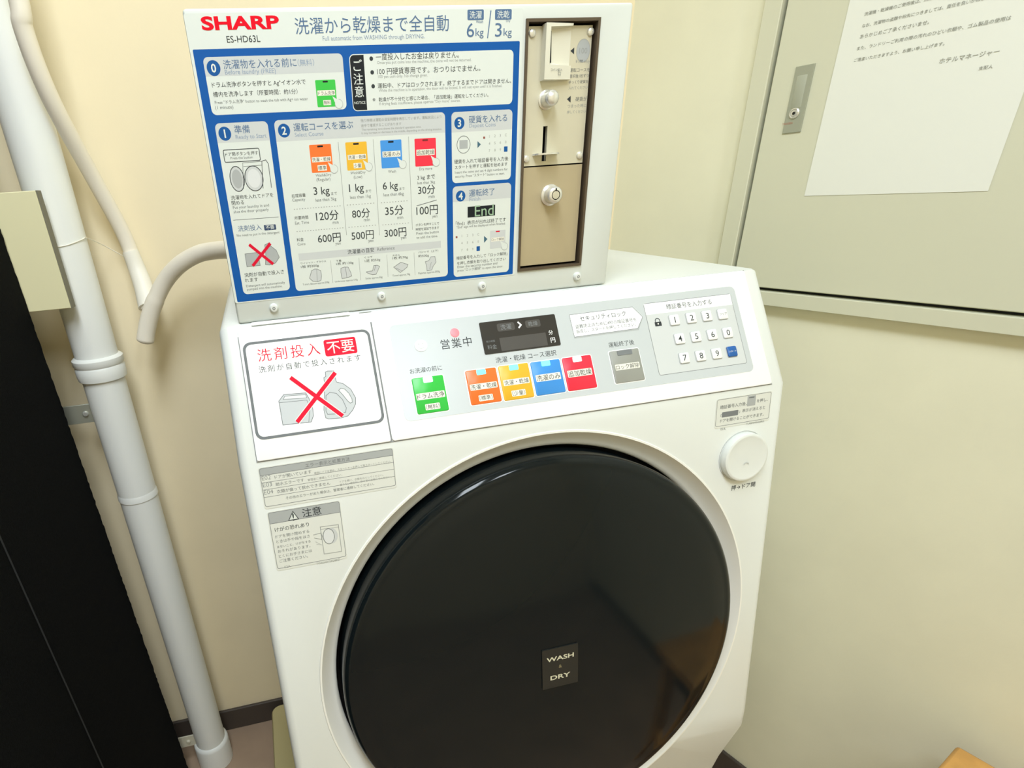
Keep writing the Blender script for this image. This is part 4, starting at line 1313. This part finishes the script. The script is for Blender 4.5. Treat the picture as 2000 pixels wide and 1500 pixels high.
CREAM = mat('cream_board', (238, 232, 190), .5)
EDGE = mat('board_grey_edge', (128, 124, 104), .6)
cb_y = .935
F_ = Face((0, cb_y, 0), (1, 0, 0), (0, 0, 1))
ur_ = (F_.uv(71, 375)[0] + F_.uv(137, 600)[0]) / 2
vt_ = F_.uv(36, 374)[1]
vb_ = F_.uv(100, 606)[1]
cr = thing('cream_board', 'cream board with grey edge in front of the white drain pipe', 'board', (ur_ - .1, cb_y + .01, vb_))
L = MB(); L.prism(F_, [(-.47, vb_), (ur_, vb_), (ur_, vt_), (-.47, vt_)], CREAM, -.010, 0, bev=.001)
L.build('board', cr)
L = MB(); L.box((ur_, cb_y + .0005, vb_), (ur_ + .0022, cb_y + .0165, vt_), EDGE)
L.build('edge_strip', cr, label='grey edge strip')
L = MB(); L.box((-.46, cb_y + .0095, vb_ + .02), (-.40, WALLY - .0005, vt_ - .02), CREAM)
L.build('mounting_arm', cr)

# ------------------------------------------------------------------ tray under the machine, stool
TRAY = mat('tray_beige_plastic', (190, 178, 130), .5)
tr = MB()
tx0, tx1, ty0, ty1 = -.142, .640, .40, 1.066
FT = Face((0, 0, 0), (1, 0, 0), (0, 1, 0))
R4 = [(rounded(tx0, ty0, tx1, ty1, .022), 0.0), (rounded(tx0, ty0, tx1, ty1, .022), .054), (rounded(tx0 + .003, ty0 + .003, tx1 - .003, ty1 - .003, .020), .058),
      (rounded(tx0 + .030, ty0 + .030, tx1 - .030, ty1 - .030, .03), .058), (rounded(tx0 + .034, ty0 + .034, tx1 - .034, ty1 - .034, .03), .0545),
      (rounded(tx0 + .062, ty0 + .062, tx1 - .062, ty1 - .062, .03), .0535), (rounded(tx0 + .066, ty0 + .066, tx1 - .066, ty1 - .066, .03), .050)]
n = len(R4[0][0])
V = [FT.P(u, v, h_) for ps, h_ in R4 for u, v in ps]
fs = [(k * n + q_, k * n + (q_ + 1) % n, (k + 1) * n + (q_ + 1) % n, (k + 1) * n + q_) for k in range(len(R4) - 1) for q_ in range(n)]
fs += [tuple(reversed(range(n))), tuple((len(R4) - 1) * n + q_ for q_ in range(n))]
tr.add(V, fs, TRAY)
tray = tr.build('washing_machine_tray')
tag(tray, 'beige plastic drip tray under the washing machine', 'tray')

WOOD = mat('pine_wood', (212, 160, 88), .5, var=(14, .18))
sd = FW.u
sx = Vector((sd.y, -sd.x, 0))                     # away from the wall, into the room
if sx.x > 0:
    sx = -sx
apex = Vector((.8745, .3612, .45))
st = thing('wooden_stool', 'light wooden stool standing by the right wall', 'stool', apex + sd * .12 + sx * .12 - Vector((0, 0, .45)))
def stool_box(a0, a1, b0, b1, z0, z1):
    L = MB()
    V = [apex + sd * a + sx * b_ + Vector((0, 0, z - .45)) for z in (z0, z1) for b_ in (b0, b1) for a in (a0, a1)]
    L.add(V, [(0, 1, 3, 2), (4, 6, 7, 5), (0, 4, 5, 1), (2, 3, 7, 6), (0, 2, 6, 4), (1, 5, 7, 3)], WOOD)
    return L
stool_box(0, .24, 0, .24, .425, .45).build('seat', st, bevel=.004)
for a in (.016, .192):
    for b_ in (.016, .192):
        stool_box(a, a + .032, b_, b_ + .032, 0, .4251).build('leg', st, bevel=.002)
for a in (.023, .199):
    stool_box(a, a + .018, .047, .193, .36, .4).build('rail', st)
    Lr = stool_box(.047, .193, a, a + .018, .15, .18).build('stretcher', st)
